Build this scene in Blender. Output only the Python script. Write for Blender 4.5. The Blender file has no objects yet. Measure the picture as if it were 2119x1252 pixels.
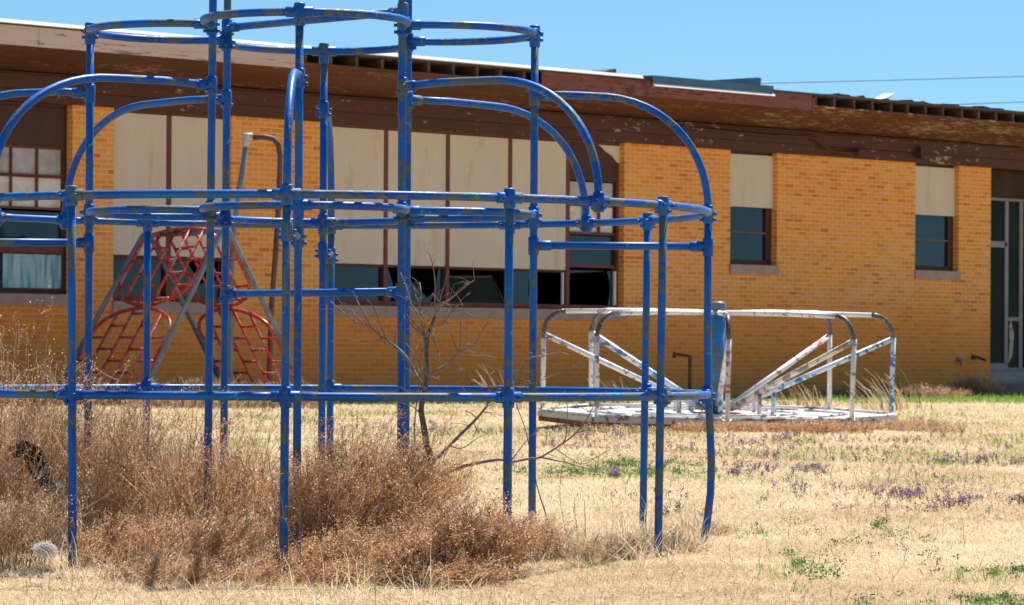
import bpy, math, random
import numpy as np
from mathutils import Vector, Matrix
R = math.radians
scene = bpy.context.scene
COL = scene.collection
random.seed(7)
rng = np.random.default_rng(11)

# ------------------------------------------------------------------ camera
F, ROLL, YH, EYE = 7533.4, 0.0060, 106.4, 0.65
cam = bpy.data.cameras.new("camera")
cam_ob = bpy.data.objects.new("camera", cam); COL.objects.link(cam_ob)
cam.sensor_width = 36.0
cam.lens = F / 2119 * 36.0
cam.shift_y = YH / 2119
cam.clip_start = 0.5; cam.clip_end = 3000
cam_ob.location = (0, 0, EYE)
cam_ob.rotation_euler = (Matrix.Rotation(R(90), 3, 'X') @ Matrix.Rotation(ROLL, 3, 'Z')).to_euler()
cam.dof.use_dof = True; cam.dof.focus_distance = 11.9; cam.dof.aperture_fstop = 20
scene.camera = cam_ob

# ------------------------------------------------------------------ world, sun, exposure
SUN_EL, SUN_AZ = 60.0, 24.0            # azimuth measured from +Y towards +X (behind the school, a little right)
w = bpy.data.worlds.new("World"); scene.world = w; w.use_nodes = True
nt = w.node_tree; nt.nodes.clear()
out = nt.nodes.new("ShaderNodeOutputWorld"); bg = nt.nodes.new("ShaderNodeBackground")
sky = nt.nodes.new("ShaderNodeTexSky"); sky.sky_type = 'NISHITA'; sky.sun_disc = False
sky.sun_elevation = R(SUN_EL); sky.sun_rotation = R(SUN_AZ)
sky.air_density = 0.92; sky.dust_density = 0.0; sky.ozone_density = 10.0
tc = nt.nodes.new("ShaderNodeTexCoord"); ad = nt.nodes.new("ShaderNodeVectorMath"); ad.operation = 'ADD'
ad.inputs[1].default_value = (0, 0, 0.05)
nm = nt.nodes.new("ShaderNodeVectorMath"); nm.operation = 'NORMALIZE'
nt.links.new(tc.outputs['Generated'], ad.inputs[0]); nt.links.new(ad.outputs[0], nm.inputs[0])
nt.links.new(nm.outputs[0], sky.inputs['Vector'])
tn = nt.nodes.new('ShaderNodeMix'); tn.data_type = 'RGBA'; tn.blend_type = 'MULTIPLY'; tn.inputs[0].default_value = 1.0; tn.inputs[7].default_value = (1.04, 1.13, .97, 1)
nt.links.new(sky.outputs[0], tn.inputs[6]); nt.links.new(tn.outputs[2], bg.inputs[0]); bg.inputs[1].default_value = 0.062
nt.links.new(bg.outputs[0], out.inputs[0])
sl = bpy.data.lights.new("sun", 'SUN'); sl.energy = 4.5; sl.angle = R(0.5); sl.color = (1.0, 0.95, 0.87)
so = bpy.data.objects.new("sun", sl); COL.objects.link(so)
sdir = Vector((math.sin(R(SUN_AZ)) * math.cos(R(SUN_EL)), math.cos(R(SUN_AZ)) * math.cos(R(SUN_EL)), math.sin(R(SUN_EL))))
so.rotation_euler = sdir.to_track_quat('Z', 'Y').to_euler(); so.location = sdir * 80
scene.view_settings.view_transform = 'Standard'; scene.view_settings.look = 'None'
scene.view_settings.exposure = 1.0; scene.view_settings.gamma = 1.0

# ------------------------------------------------------------------ helpers
def ray(x, y):
    dx, dy = x - 1059.5, y - 626.0
    c, s = math.cos(ROLL), math.sin(ROLL)
    u = dx * c + dy * s; v = -dx * s + dy * c
    return u / F, (YH - v) / F
def P(x, y, d):                      # a measured sight line taken to its distance
    a, b = ray(x, y); return Vector((a * d, d, EYE + b * d))
def G(x, y):                         # ... to the ground
    a, b = ray(x, y); d = -EYE / b; return Vector((a * d, d, 0.0))

def empty(name, label=None, cat=None, loc=(0, 0, 0), rz=0.0, group=None):
    o = bpy.data.objects.new(name, None); COL.objects.link(o)
    o.empty_display_size = 0.2; o.location = loc; o.rotation_euler = (0, 0, rz)
    tag(o, label, cat, group); return o
def tag(o, label=None, cat=None, group=None, kind=None):
    if label: o['label'] = label
    if cat: o['category'] = cat
    if group: o['group'] = group
    if kind: o['kind'] = kind
    return o

class MB:
    def __init__(s): s.v = []; s.f = []; s.sm = []
    def add(s, vs, fs, smooth=False):
        o = len(s.v); s.v += [tuple(p) for p in vs]
        s.f += [tuple(i + o for i in f) for f in fs]; s.sm += [smooth] * len(fs); return s
    def box(s, lo, hi, M=None):
        x0, y0, z0 = lo; x1, y1, z1 = hi
        vs = [Vector(p) for p in ((x0,y0,z0),(x1,y0,z0),(x1,y1,z0),(x0,y1,z0),(x0,y0,z1),(x1,y0,z1),(x1,y1,z1),(x0,y1,z1))]
        if M is not None: vs = [M @ p for p in vs]
        return s.add(vs, [(0,3,2,1),(4,5,6,7),(0,1,5,4),(1,2,6,5),(2,3,7,6),(3,0,4,7)])
    def prism(s, poly, axis_off):     # poly: list of 3-D points, extruded by axis_off
        n = len(poly); off = Vector(axis_off)
        vs = [Vector(p) for p in poly] + [Vector(p) + off for p in poly]
        fs = [tuple(range(n)), tuple(range(2*n-1, n-1, -1))]
        fs += [(i, i + n, (i+1) % n + n, (i+1) % n) for i in range(n)]
        return s.add(vs, fs)
    def tube(s, path, r, sides=12, closed=False, cap=True):
        pts = [Vector(p) for p in path]; n = len(pts)
        rs = r if isinstance(r, (list, tuple)) else [r] * n
        T = []
        for i in range(n):
            if closed: t = pts[(i+1) % n] - pts[i-1]
            else: t = pts[min(i+1, n-1)] - pts[max(i-1, 0)]
            T.append(t.normalized())
        up = Vector((0,0,1)) if abs(T[0].z) < .9 else Vector((1,0,0))
        N = T[0].cross(up).normalized(); vs = []
        for i in range(n):
            N = (N - T[i] * N.dot(T[i])).normalized(); B = T[i].cross(N)
            for k in range(sides):
                a = 2 * math.pi * k / sides
                vs.append(pts[i] + (N * math.cos(a) + B * math.sin(a)) * rs[i])
        fs = []
        for i in range(n if closed else n - 1):
            j = (i + 1) % n
            for k in range(sides):
                k2 = (k + 1) % sides
                fs.append((i*sides+k, i*sides+k2, j*sides+k2, j*sides+k))
        s.add(vs, fs, True)
        if cap and not closed:
            o = len(s.v) - len(vs)
            s.f += [tuple(o + k for k in range(sides-1, -1, -1)), tuple(o + (n-1)*sides + k for k in range(sides))]
            s.sm += [False, False]
        return s
    def cyl(s, a, b, r, sides=12): return s.tube([a, b], r, sides)
    def build(s, name, mat, parent=None):
        me = bpy.data.meshes.new(name); me.from_pydata(s.v, [], s.f)
        me.polygons.foreach_set('use_smooth', s.sm); me.update()
        o = bpy.data.objects.new(name, me); COL.objects.link(o)
        if mat: me.materials.append(mat)
        if parent: o.parent = parent
        return o

def np_mesh(name, verts, faces_list, mat, attr=None, parent=None, smooth=False):
    """faces_list: list of int arrays (n,3) or (n,4)"""
    me = bpy.data.meshes.new(name)
    me.vertices.add(len(verts)); me.vertices.foreach_set('co', np.ascontiguousarray(verts, dtype=np.float32).ravel())
    loops = np.concatenate([f.ravel() for f in faces_list]).astype(np.int32)
    tot = np.concatenate([np.full(len(f), f.shape[1]) for f in faces_list]).astype(np.int32)
    st = np.concatenate([[0], np.cumsum(tot)[:-1]]).astype(np.int32)
    me.loops.add(len(loops)); me.loops.foreach_set('vertex_index', loops)
    me.polygons.add(len(tot)); me.polygons.foreach_set('loop_start', st)
    if smooth: me.polygons.foreach_set('use_smooth', np.ones(len(tot), dtype=bool))
    me.update(calc_edges=True)
    if attr is not None:
        a = me.attributes.new('tint', 'FLOAT', 'POINT'); a.data.foreach_set('value', attr.astype(np.float32))
    me.materials.append(mat)
    o = bpy.data.objects.new(name, me); COL.objects.link(o)
    if parent: o.parent = parent
    return o

def strands(S, rad, tint):
    """S (N,K,3) polylines, rad (N,K), tint (N,) -> verts, faces, attr : three-sided stems"""
    N, K, _ = S.shape
    T = np.diff(S, axis=1); T = np.concatenate([T, T[:, -1:]], axis=1)
    T /= np.linalg.norm(T, axis=2, keepdims=True) + 1e-9
    ref = np.where(np.abs(T[:, :, 2:3]) < .9, np.array([[[0, 0, 1.]]]), np.array([[[1., 0, 0]]]))
    A = np.cross(T, ref); A /= np.linalg.norm(A, axis=2, keepdims=True) + 1e-9
    B = np.cross(T, A)
    V = np.stack([S + (A * math.cos(a) + B * math.sin(a)) * rad[:, :, None] for a in (0, 2.094, 4.189)], axis=2)
    idx = np.arange(N * K * 3).reshape(N, K, 3); fs = []
    for k in range(3):
        k2 = (k + 1) % 3
        fs.append(np.stack([idx[:, :-1, k], idx[:, :-1, k2], idx[:, 1:, k2], idx[:, 1:, k]], axis=-1).reshape(-1, 4))
    return V.reshape(-1, 3), np.concatenate(fs), np.repeat(tint, K * 3)

def merge(parts):
    vs, fs, at = [], [], []; o = 0
    for v, f, a in parts:
        vs.append(v); fs.append(f + o); at.append(a); o += len(v)
    return np.concatenate(vs), fs, np.concatenate(at)

def flakes(C, size, tint):
    """small bent leaf or seed flakes at C (N,3): two triangles each"""
    N = len(C); a = rng.normal(size=(N, 3)); a /= np.linalg.norm(a, axis=1, keepdims=True)
    b = rng.normal(size=(N, 3)); b -= a * (a * b).sum(1, keepdims=True); b /= np.linalg.norm(b, axis=1, keepdims=True)
    c = np.cross(a, b); sz = size[:, None] if np.ndim(size) else size
    V = np.stack([C - a*sz, C + b*sz*.55 + c*sz*.25, C + a*sz, C - b*sz*.55 + c*sz*.25], axis=1)
    i = np.arange(N * 4).reshape(N, 4)
    f = np.concatenate([i[:, [0, 1, 2]], i[:, [0, 2, 3]]])
    return V.reshape(-1, 3), f, np.repeat(tint, 4)

# ------------------------------------------------------------------ materials
def mat(name):
    m = bpy.data.materials.new(name); m.use_nodes = True
    n = m.node_tree; b = n.nodes['Principled BSDF']; return m, n, b
def N(nt, t, **kw):
    n = nt.nodes.new(t)
    for k, v in kw.items(): setattr(n, k, v)
    return n
def L(nt, a, b): nt.links.new(a, b)
def noise(nt, scale, detail=4, rough=.6, vec=None, dist=0.0):
    n = N(nt, 'ShaderNodeTexNoise'); n.inputs['Scale'].default_value = scale
    n.inputs['Detail'].default_value = detail; n.inputs['Roughness'].default_value = rough
    n.inputs['Distortion'].default_value = dist
    if vec is not None: L(nt, vec, n.inputs['Vector'])
    return n
def ramp(nt, fac, stops, interp='LINEAR'):
    r = N(nt, 'ShaderNodeValToRGB'); r.color_ramp.interpolation = interp
    e = r.color_ramp.elements
    while len(e) < len(stops): e.new(.5)
    for i, (p, c) in enumerate(stops):
        e[i].position = p; e[i].color = (c[0], c[1], c[2], 1) if not isinstance(c, (int, float)) else (c, c, c, 1)
    L(nt, fac, r.inputs[0]); return r
def mix(nt, fac, a, b, mode='MIX'):
    m = N(nt, 'ShaderNodeMix', data_type='RGBA', blend_type=mode)
    for s, v in ((0, fac), (6, a), (7, b)):
        if hasattr(v, 'is_output'): L(nt, v, m.inputs[s])
        elif isinstance(v, (int, float)): m.inputs[s].default_value = v
        else: m.inputs[s].default_value = (v[0], v[1], v[2], 1)
    return m.outputs[2]
def objvec(nt, scale=(1, 1, 1)):
    t = N(nt, 'ShaderNodeTexCoord'); mp = N(nt, 'ShaderNodeMapping'); mp.inputs['Scale'].default_value = scale
    L(nt, t.outputs['Object'], mp.inputs[0]); return mp.outputs[0]
def bump(nt, b, h, strength=.3, dist=.01):
    n = N(nt, 'ShaderNodeBump'); n.inputs['Strength'].default_value = strength; n.inputs['Distance'].default_value = dist
    L(nt, h, n.inputs['Height']); L(nt, n.outputs[0], b.inputs['Normal'])

def worn_paint(name, paint, paint2, under, chip, amount=.56, chip_amt=.70, sc=9.0, rough=.38, under2=None, spec=.4):
    m, n, b = mat(name); v = objvec(n); b.inputs['Specular IOR Level'].default_value = spec
    big = noise(n, sc, 5, .62, v, .6); fine = noise(n, sc * 5, 3, .6, v)
    tone = noise(n, 3.1, 3, .5, v)
    c = mix(n, ramp(n, tone.outputs[0], [(.35, 0.0), (.65, 1.0)]).outputs[0], paint, paint2)
    ad = N(n, 'ShaderNodeMath', operation='MULTIPLY_ADD'); L(n, fine.outputs[0], ad.inputs[0]); ad.inputs[1].default_value = .42; 
    low = noise(n, sc * .16, 2, .5, v); lm = N(n, 'ShaderNodeMath', operation='MULTIPLY_ADD'); L(n, low.outputs[0], lm.inputs[0]); lm.inputs[1].default_value = .30; lm.inputs[2].default_value = -.15
    l2 = N(n, 'ShaderNodeMath', operation='ADD'); L(n, lm.outputs[0], l2.inputs[0]); L(n, big.outputs[0], l2.inputs[1]); L(n, l2.outputs[0], ad.inputs[2])
    k = ramp(n, ad.outputs[0], [(amount + .200, 0.0), (amount + .215, 1.0)])
    u = under if under2 is None else mix(n, fine.outputs[0], under, under2)
    c = mix(n, k.outputs[0], c, u)
    ch = noise(n, sc * 2.6, 6, .7, v, 1.0)
    k2 = ramp(n, ch.outputs[0], [(chip_amt, 0.0), (chip_amt + .015, 1.0)])
    c = mix(n, k2.outputs[0], c, chip)
    L(n, c, b.inputs['Base Color'])
    rr = mix(n, k.outputs[0], (rough,)*3, (min(rough + .18, 1),)*3)
    L(n, rr, b.inputs['Roughness'])
    h = mix(n, k.outputs[0], (1, 1, 1), (0, 0, 0)); h2 = mix(n, .35, h, fine.outputs[0])
    bump(n, b, h2, .5, .0012)
    return m

M_blue = worn_paint('worn_blue_paint', (.002, .078, .38), (.004, .132, .49), (.055, .120, .170), (.015, .38, .48), .552, .635, 10.0, .44, (.11, .145, .165), .32)
M_white = worn_paint('peeling_white_paint', (.74, .76, .78), (.80, .80, .78), (.10, .13, .17), (.30, .10, .06), .575, .66, 10.0, .42, (.38, .30, .22))
M_whiteblue = worn_paint('peeling_pale_blue_paint', (.70, .76, .82), (.62, .72, .82), (.06, .22, .42), (.08, .08, .08), .56, .66, 8.0, .42)
M_whitecream = worn_paint('peeling_cream_paint', (.74, .66, .48), (.80, .74, .60), (.28, .24, .2), (.75, .75, .75), .56, .62, 8.0, .45)
M_whitered = worn_paint('peeling_red_under_white_paint', (.66, .62, .64), (.72, .70, .74), (.36, .16, .16), (.1, .09, .09), .565, .64, 8.0, .45)
M_bareSteel = worn_paint('scuffed_steel', (.075, .07, .062), (.12, .11, .10), (.04, .035, .03), (.7, .7, .68), .60, .62, 14.0, .33)
M_postblue = worn_paint('chalky_blue_paint', (.015, .19, .46), (.02, .22, .50), (.10, .15, .17), (.02, .12, .3), .52, .72, 9.0, .5)
M_capgrey = worn_paint('grey_cap_paint', (.11, .14, .19), (.14, .17, .22), (.20, .06, .06), (.4, .42, .45), .62, .70, 9.0, .45)
M_red = worn_paint('red_enamel', (.46, .035, .032), (.52, .06, .055), (.50, .20, .20), (.66, .42, .40), .55, .67, 7.0, .26)
M_greytube = worn_paint('grey_galvanised_tube', (.12, .20, .27), (.17, .24, .30), (.12, .14, .15), (.3, .33, .35), .62, .74, 8.0, .4)
M_browntube = worn_paint('rusty_brown_tube', (.10, .05, .045), (.14, .075, .065), (.06, .035, .03), (.2, .16, .14), .58, .74, 8.0, .6)
M_fitting = worn_paint('pale_metal_fitting', (.55, .56, .58), (.5, .5, .52), (.3, .3, .3), (.2, .2, .2), .65, .74, 8.0, .4)

def simple(name, col, rough=.6, var=.15, sc=6.0, bumpy=0.0, spec=.4):
    m, n, b = mat(name); v = objvec(n); q = noise(n, sc, 5, .6, v)
    r = ramp(n, q.outputs[0], [(.3, tuple(c * (1 - var) for c in col)), (.7, tuple(min(1, c * (1 + var)) for c in col))])
    L(n, r.outputs[0], b.inputs['Base Color']); b.inputs['Roughness'].default_value = rough
    b.inputs['Specular IOR Level'].default_value = spec
    if bumpy: bump(n, b, q.outputs[0], bumpy, .01)
    return m
def flecked(name, col, col2, fleck, amt=.62, sc=(2, 2, 2), fsc=14.0, rough=.7, xg=None):
    m, n, b = mat(name); v = objvec(n, sc); q = noise(n, 2.2, 6, .65, v); f = noise(n, fsc, 6, .7, v, .4)
    c = mix(n, ramp(n, q.outputs[0], [(.35, 0.), (.65, 1.)]).outputs[0], col, col2)
    area = noise(n, 1.1, 2, .5, v)
    ml = N(n, 'ShaderNodeMath', operation='MULTIPLY_ADD'); L(n, area.outputs[0], ml.inputs[0]); ml.inputs[1].default_value = .35; L(n, f.outputs[0], ml.inputs[2])
    if xg:      # more weathered towards one end of the building
        tx = N(n, 'ShaderNodeTexCoord'); sx = N(n, 'ShaderNodeSeparateXYZ'); L(n, tx.outputs['Object'], sx.inputs[0])
        mr = N(n, 'ShaderNodeMapRange'); L(n, sx.outputs[0], mr.inputs[0])
        for i_, v_ in enumerate(xg): mr.inputs[i_ + 1].default_value = v_
        m2 = N(n, 'ShaderNodeMath', operation='ADD'); L(n, ml.outputs[0], m2.inputs[0]); L(n, mr.outputs[0], m2.inputs[1]); ml = m2
    k = ramp(n, ml.outputs[0], [(amt + .16, 0.), (amt + .20, 1.)])
    c = mix(n, k.outputs[0], c, fleck); L(n, c, b.inputs['Base Color']); b.inputs['Roughness'].default_value = rough
    bump(n, b, f.outputs[0], .3, .01)
    return m

def brick_mat():
    m, n, b = mat('yellow_brick')
    t = N(n, 'ShaderNodeTexCoord'); sx = N(n, 'ShaderNodeSeparateXYZ'); L(n, t.outputs['Object'], sx.inputs[0])
    a = N(n, 'ShaderNodeMath', operation='ADD'); L(n, sx.outputs[0], a.inputs[0]); L(n, sx.outputs[1], a.inputs[1])
    cb = N(n, 'ShaderNodeCombineXYZ'); L(n, a.outputs[0], cb.inputs[0]); L(n, sx.outputs[2], cb.inputs[1])
    wob = noise(n, 7.0, 2, .5, cb.outputs[0]); 
    wv = N(n, 'ShaderNodeVectorMath', operation='MULTIPLY_ADD'); L(n, wob.outputs['Color'], wv.inputs[0]); wv.inputs[1].default_value = (.004, .003, 0); L(n, cb.outputs[0], wv.inputs[2])
    br = N(n, 'ShaderNodeTexBrick'); L(n, wv.outputs[0], br.inputs['Vector'])
    br.inputs['Scale'].default_value = 1.0; br.inputs['Brick Width'].default_value = .2135; br.inputs['Row Height'].default_value = .0655
    br.inputs['Mortar Size'].default_value = .0085; br.inputs['Mortar Smooth'].default_value = .15; br.inputs['Bias'].default_value = 0.0
    br.inputs['Color1'].default_value = (0, 0, 0, 1); br.inputs['Color2'].default_value = (1, 1, 1, 1); br.inputs['Mortar'].default_value = (.5, .5, .5, 1)
    bc = ramp(n, br.outputs['Color'], [(0.0, (.68, .17, .015)), (.08, (.82, .275, .024)), (.35, (.96, .38, .046)), (.85, (.98, .43, .064)), (1.0, (.98, .51, .12))])
    q = noise(n, 26, 4, .6, cb.outputs[0]); big = noise(n, .55, 3, .5, cb.outputs[0])
    c = mix(n, .2, bc.outputs[0], ramp(n, q.outputs[0], [(.3, (.84, .31, .028)), (.7, (.98, .47, .065))]).outputs[0])
    c = mix(n, ramp(n, big.outputs[0], [(.4, 0.), (.75, .35)]).outputs[0], c, (.82, .285, .034))
    c = mix(n, br.outputs['Fac'], c, (.94, .58, .37))
    # redder orange tone that reaches up the foot of the wall unevenly
    z = N(n, 'ShaderNodeMath', operation='MULTIPLY_ADD'); L(n, big.outputs[0], z.inputs[0]); z.inputs[1].default_value = -1.1; L(n, sx.outputs[2], z.inputs[2])
    k = ramp(n, z.outputs[0], [(0.0, .60), (.55, .45), (1.0, 0.0)])
    c = mix(n, k.outputs[0], c, (.95, .285, .034))
    L(n, c, b.inputs['Base Color']); b.inputs['Roughness'].default_value = .85; b.inputs['Specular IOR Level'].default_value = .2
    inv = N(n, 'ShaderNodeMath', operation='SUBTRACT'); inv.inputs[0].default_value = 1; L(n, br.outputs['Fac'], inv.inputs[1])
    bump(n, b, inv.outputs[0], .6, .006)
    return m
M_brick = brick_mat()
M_sill = simple('pinkish_cast_stone', (.46, .34, .27), .8, .12, 5)
M_brown = simple('dark_brown_paint', (.075, .026, .018), .6, .2, 5)
M_redbrown = simple('red_brown_paint', (.17, .05, .035), .6, .2, 5)
M_beam = flecked('chipped_brown_beam_paint', (.075, .024, .016), (.10, .032, .022), (.42, .34, .27), .64, (.5, 1, 1.2), 11.0)
M_soffit = flecked('peeling_brown_soffit', (.095, .030, .012), (.15, .052, .019), (.50, .40, .27), .63, (.35, 1.6, 1), 12.0, .7, (3.5, 8.5, .015, .10))
M_fasciaL = flecked('weathered_pale_fascia', (.58, .44, .36), (.66, .53, .45), (.30, .20, .15), .60, (.25, 1, 3), 8.0)
M_fasciaR = flecked('flaking_red_fascia', (.19, .055, .045), (.26, .085, .065), (.09, .03, .025), .57, (.4, 1, 2), 9.0)
M_doorboard = simple('weathered_dark_board', (.055, .028, .014), .8, .5, 3)
M_wood = simple('raw_rafter_wood', (.13, .065, .040), .85, .35, 6)
M_roof = simple('roofing_felt', (.10, .09, .085), .9, .3, 3, .3)
M_metalwhite = simple('pale_drip_edge', (.80, .80, .80), .35, .08, 4)
M_metalblue = simple('blue_grey_sheet_metal', (.045, .14, .22), .4, .2, 3)
M_black = simple('black_rubber', (.006, .006, .007), .6, .3, 30, .4, .2)
M_panel = flecked('beige_panel', (.74, .64, .50), (.78, .69, .56), (.70, .585, .43), .60, (1.6, 1, .35), 3.0, .75)
M_dark = simple('unlit_dark', (.010, .010, .011), .9, .3, 3)  # near-black colour stands in for the shade of unlit rooms and rafter bays
M_alu = simple('dull_aluminium', (.28, .27, .29), .4, .12, 6)
M_concrete = simple('grey_concrete', (.30, .34, .38), .85, .2, 5, .2)
M_pipe = simple('brown_pipe_paint', (.16, .09, .05), .6, .3, 9)
M_wire = simple('power_line_black', (.02, .02, .022), .6, .1, 2)
M_fluff = simple('white_fluff', (.8, .79, .76), .95, .08, 20)

def glass_mat(name, col, rough=.06, spec=.5):
    m, n, b = mat(name); v = objvec(n); q = noise(n, 1.4, 3, .5, v)
    L(n, ramp(n, q.outputs[0], [(.35, col), (.7, tuple(c * 1.5 for c in col))]).outputs[0], b.inputs['Base Color'])
    b.inputs['Roughness'].default_value = rough; b.inputs['Specular IOR Level'].default_value = spec; b.inputs['IOR'].default_value = 1.5
    return m
M_glass = glass_mat('dusty_window_glass', (.006, .022, .036))
M_glassdk = glass_mat('dark_door_glass', (.012, .017, .012), .12, .05)
def stained(name, a, b_, c_):
    m, n, b = mat(name); v = objvec(n); q = noise(n, 4.5, 5, .65, v, .8); q2 = noise(n, 1.6, 3, .6, v)
    c = mix(n, ramp(n, q.outputs[0], [(.42, 0.), (.62, 1.)]).outputs[0], a, b_)
    c = mix(n, ramp(n, q2.outputs[0], [(.52, 0.), (.66, .7)]).outputs[0], c, c_)
    L(n, c, b.inputs['Base Color']); b.inputs['Roughness'].default_value = .35; return m
M_frostgrey = stained('stained_grey_pane', (.46, .46, .48), (.60, .57, .53), (.30, .27, .26))
M_frostcream = stained('stained_cream_pane', (.82, .82, .74), (.72, .62, .44), (.84, .88, .90))
def curtain_mat():
    m, n, b = mat('faded_teal_curtain'); v = objvec(n, (9, 1, .9)); q = noise(n, 2.0, 4, .6, v)
    L(n, ramp(n, q.outputs[0], [(.36, (.10, .42, .48)), (.5, (.40, .66, .70)), (.64, (.64, .78, .80))]).outputs[0], b.inputs['Base Color'])
    b.inputs['Roughness'].default_value = .9; return m
M_curtain = curtain_mat()

def plant_mat(name, stops, trans=.35, rough=.7, spec=.15):
    m = bpy.data.materials.new(name); m.use_nodes = True; n = m.node_tree; n.nodes.clear()
    o = N(n, 'ShaderNodeOutputMaterial'); at = N(n, 'ShaderNodeAttribute'); at.attribute_name = 'tint'
    c = ramp(n, at.outputs['Fac'], stops)
    b = N(n, 'ShaderNodeBsdfPrincipled'); L(n, c.outputs[0], b.inputs['Base Color']); b.inputs['Roughness'].default_value = rough
    b.inputs['Specular IOR Level'].default_value = spec
    t = N(n, 'ShaderNodeBsdfTranslucent'); L(n, c.outputs[0], t.inputs[0])
    mx = N(n, 'ShaderNodeMixShader'); mx.inputs[0].default_value = trans
    L(n, b.outputs[0], mx.inputs[1]); L(n, t.outputs[0], mx.inputs[2]); L(n, mx.outputs[0], o.inputs[0]); return m
M_straw = plant_mat('dry_grass_blades', [(0, (.25, .185, .13)), (.25, (.53, .385, .23)), (.6, (.74, .58, .37)), (1, (.92, .81, .62))], .40)
M_green = plant_mat('green_blades', [(0, (.09, .20, .03)), (.5, (.17, .33, .05)), (1, (.32, .46, .11))], .4)
M_clover = plant_mat('dark_green_leaves', [(0, (.05, .13, .035)), (.5, (.10, .21, .06)), (1, (.20, .31, .12))], .35)
M_flower = plant_mat('purple_flower_heads', [(0, (.06, .09, .03)), (.36, (.14, .13, .06)), (.40, (.28, .11, .38)), (1, (.50, .25, .66))], .35)
M_weed = plant_mat('brown_dry_weed', [(0, (.32, .165, .085)), (.35, (.58, .36, .21)), (.7, (.80, .57, .37)), (1, (.96, .84, .66))], .45)
M_weedred = plant_mat('russet_dry_weed', [(0, (.32, .14, .06)), (.4, (.60, .32, .155)), (.75, (.80, .53, .30)), (1, (.96, .84, .66))], .45)
M_bark = simple('grey_brown_bark', (.13, .10, .085), .8, .3, 30, .3)
M_twig = simple('pale_twig_bark', (.24, .185, .155), .75, .3, 30)
M_deadleaf = plant_mat('orange_dead_leaf', [(0, (.30, .13, .03)), (1, (.50, .26, .06))], .4)

def ground_mat():
    m, n, b = mat('dry_lawn'); t = N(n, 'ShaderNodeTexCoord'); v = t.outputs['Object']
    a = noise(n, 30, 6, .7, v); f = noise(n, 140, 3, .7, v); g = noise(n, .45, 5, .6, v); s = noise(n, 1.7, 4, .6, v)
    c = ramp(n, a.outputs[0], [(.28, (.33, .215, .11)), (.5, (.52, .365, .195)), (.72, (.70, .53, .32))]).outputs[0]
    c = mix(n, .4, c, ramp(n, f.outputs[0], [(.3, (.24, .15, .075)), (.7, (.64, .49, .30))]).outputs[0])
    c = mix(n, ramp(n, s.outputs[0], [(.56, 0.), (.75, .6)]).outputs[0], c, (.50, .33, .15))
    c = mix(n, ramp(n, g.outputs[0], [(.60, 0.), (.74, .35)]).outputs[0], c, (.20, .22, .07))
    # bare red soil: an oval patch beyond the climbing frame
    pc = G(1215, 988); sv = N(n, 'ShaderNodeVectorMath', operation='SUBTRACT'); L(n, v, sv.inputs[0]); sv.inputs[1].default_value = (pc.x, pc.y, 0)
    sc = N(n, 'ShaderNodeVectorMath', operation='MULTIPLY'); L(n, sv.outputs[0], sc.inputs[0]); sc.inputs[1].default_value = (1.9, 1.5, 0)
    ln = N(n, 'ShaderNodeVectorMath', operation='LENGTH'); L(n, sc.outputs[0], ln.inputs[0])
    ms = N(n, 'ShaderNodeMath', operation='MULTIPLY_ADD'); L(n, s.outputs[0], ms.inputs[0]); ms.inputs[1].default_value = .8; L(n, ln.outputs['Value'], ms.inputs[2])
    c = mix(n, ramp(n, ms.outputs[0], [(.75, 1.), (1.15, 0.)]).outputs[0], c, (.50, .25, .13))
    L(n, c, b.inputs['Base Color']); b.inputs['Roughness'].default_value = .95; b.inputs['Specular IOR Level'].default_value = .1
    h = mix(n, .5, a.outputs[0], f.outputs[0]); bump(n, b, h, .8, .03)
    return m

# ------------------------------------------------------------------ ground
def gz(x, y):
    return .012 * np.sin(x * 1.7 + .6) * np.cos(y * 1.1) + .008 * np.sin(x * 4.1 + y * 2.3) - .042 * np.clip((12.4 - y) / 2.2, 0, 1)
def make_ground():
    xs = np.concatenate([[-900, -300, -100, -40], np.linspace(-16, 16, 129), [40, 100, 300, 900]])
    ys = np.concatenate([[-200, -60, -10, 0, 4], np.linspace(7, 62, 221), [90, 150, 400, 1500]])
    X, Y = np.meshgrid(xs, ys); Z = np.where((np.abs(X) < 15.9) & (Y > 7) & (Y < 61.5), gz(X, Y), 0)
    V = np.stack([X, Y, Z], -1).reshape(-1, 3); nx = len(xs); i = np.arange(len(xs) * len(ys)).reshape(len(ys), nx)
    f = np.stack([i[:-1, :-1], i[:-1, 1:], i[1:, 1:], i[1:, :-1]], -1).reshape(-1, 4)
    o = np_mesh('ground', V, [f], ground_mat(), smooth=True); tag(o, kind='structure')
make_ground()

# ------------------------------------------------------------------ school building
TH = 0.76581; W0 = 51.157; su, cu = math.sin(TH), math.cos(TH)
school = empty('school_building', 'long single-storey yellow brick school with boarded broken windows and a decaying brown eave', 'building', (0, W0, 0), math.pi / 2 - TH)
# local frame: x along the wall (to the right and away), y into the building, z up
def wt(x, y, rec=0.0):
    a, b = ray(x, y)
    # plane of the wall pushed in by rec
    ox, oy = -cu * rec, W0 + su * rec
    t = (oy * a - ox) / (su - cu * a); Y = oy + t * cu
    return t, EYE + b * Y
def wx(x, y=500, rec=0.0): return wt(x, y, rec)[0]
ZT = 3.724; REC = .10
TL, TR = wx(-900), wx(2050, 500) + 9.0
opens = []   # t0, t1, z0, z1
def zof(x, y): return wt(x, y)[1]
ZS1 = 1.29; ZS2 = 1.98
o1 = (wx(-420), wx(148), zof(75, 608) , ZT)
o2 = (wx(234), wx(477), ZS1, ZT)
o3 = (wx(663), wx(1291), ZS1, ZT)
o4 = (wx(1510), wx(1607), zof(1555, 548), ZT)
o5 = (wx(1893), wx(1983), zof(1935, 560), ZT)
o6 = (wx(2049, 560), wx(2049, 560) + 2.1, -.1, ZT)
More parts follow.
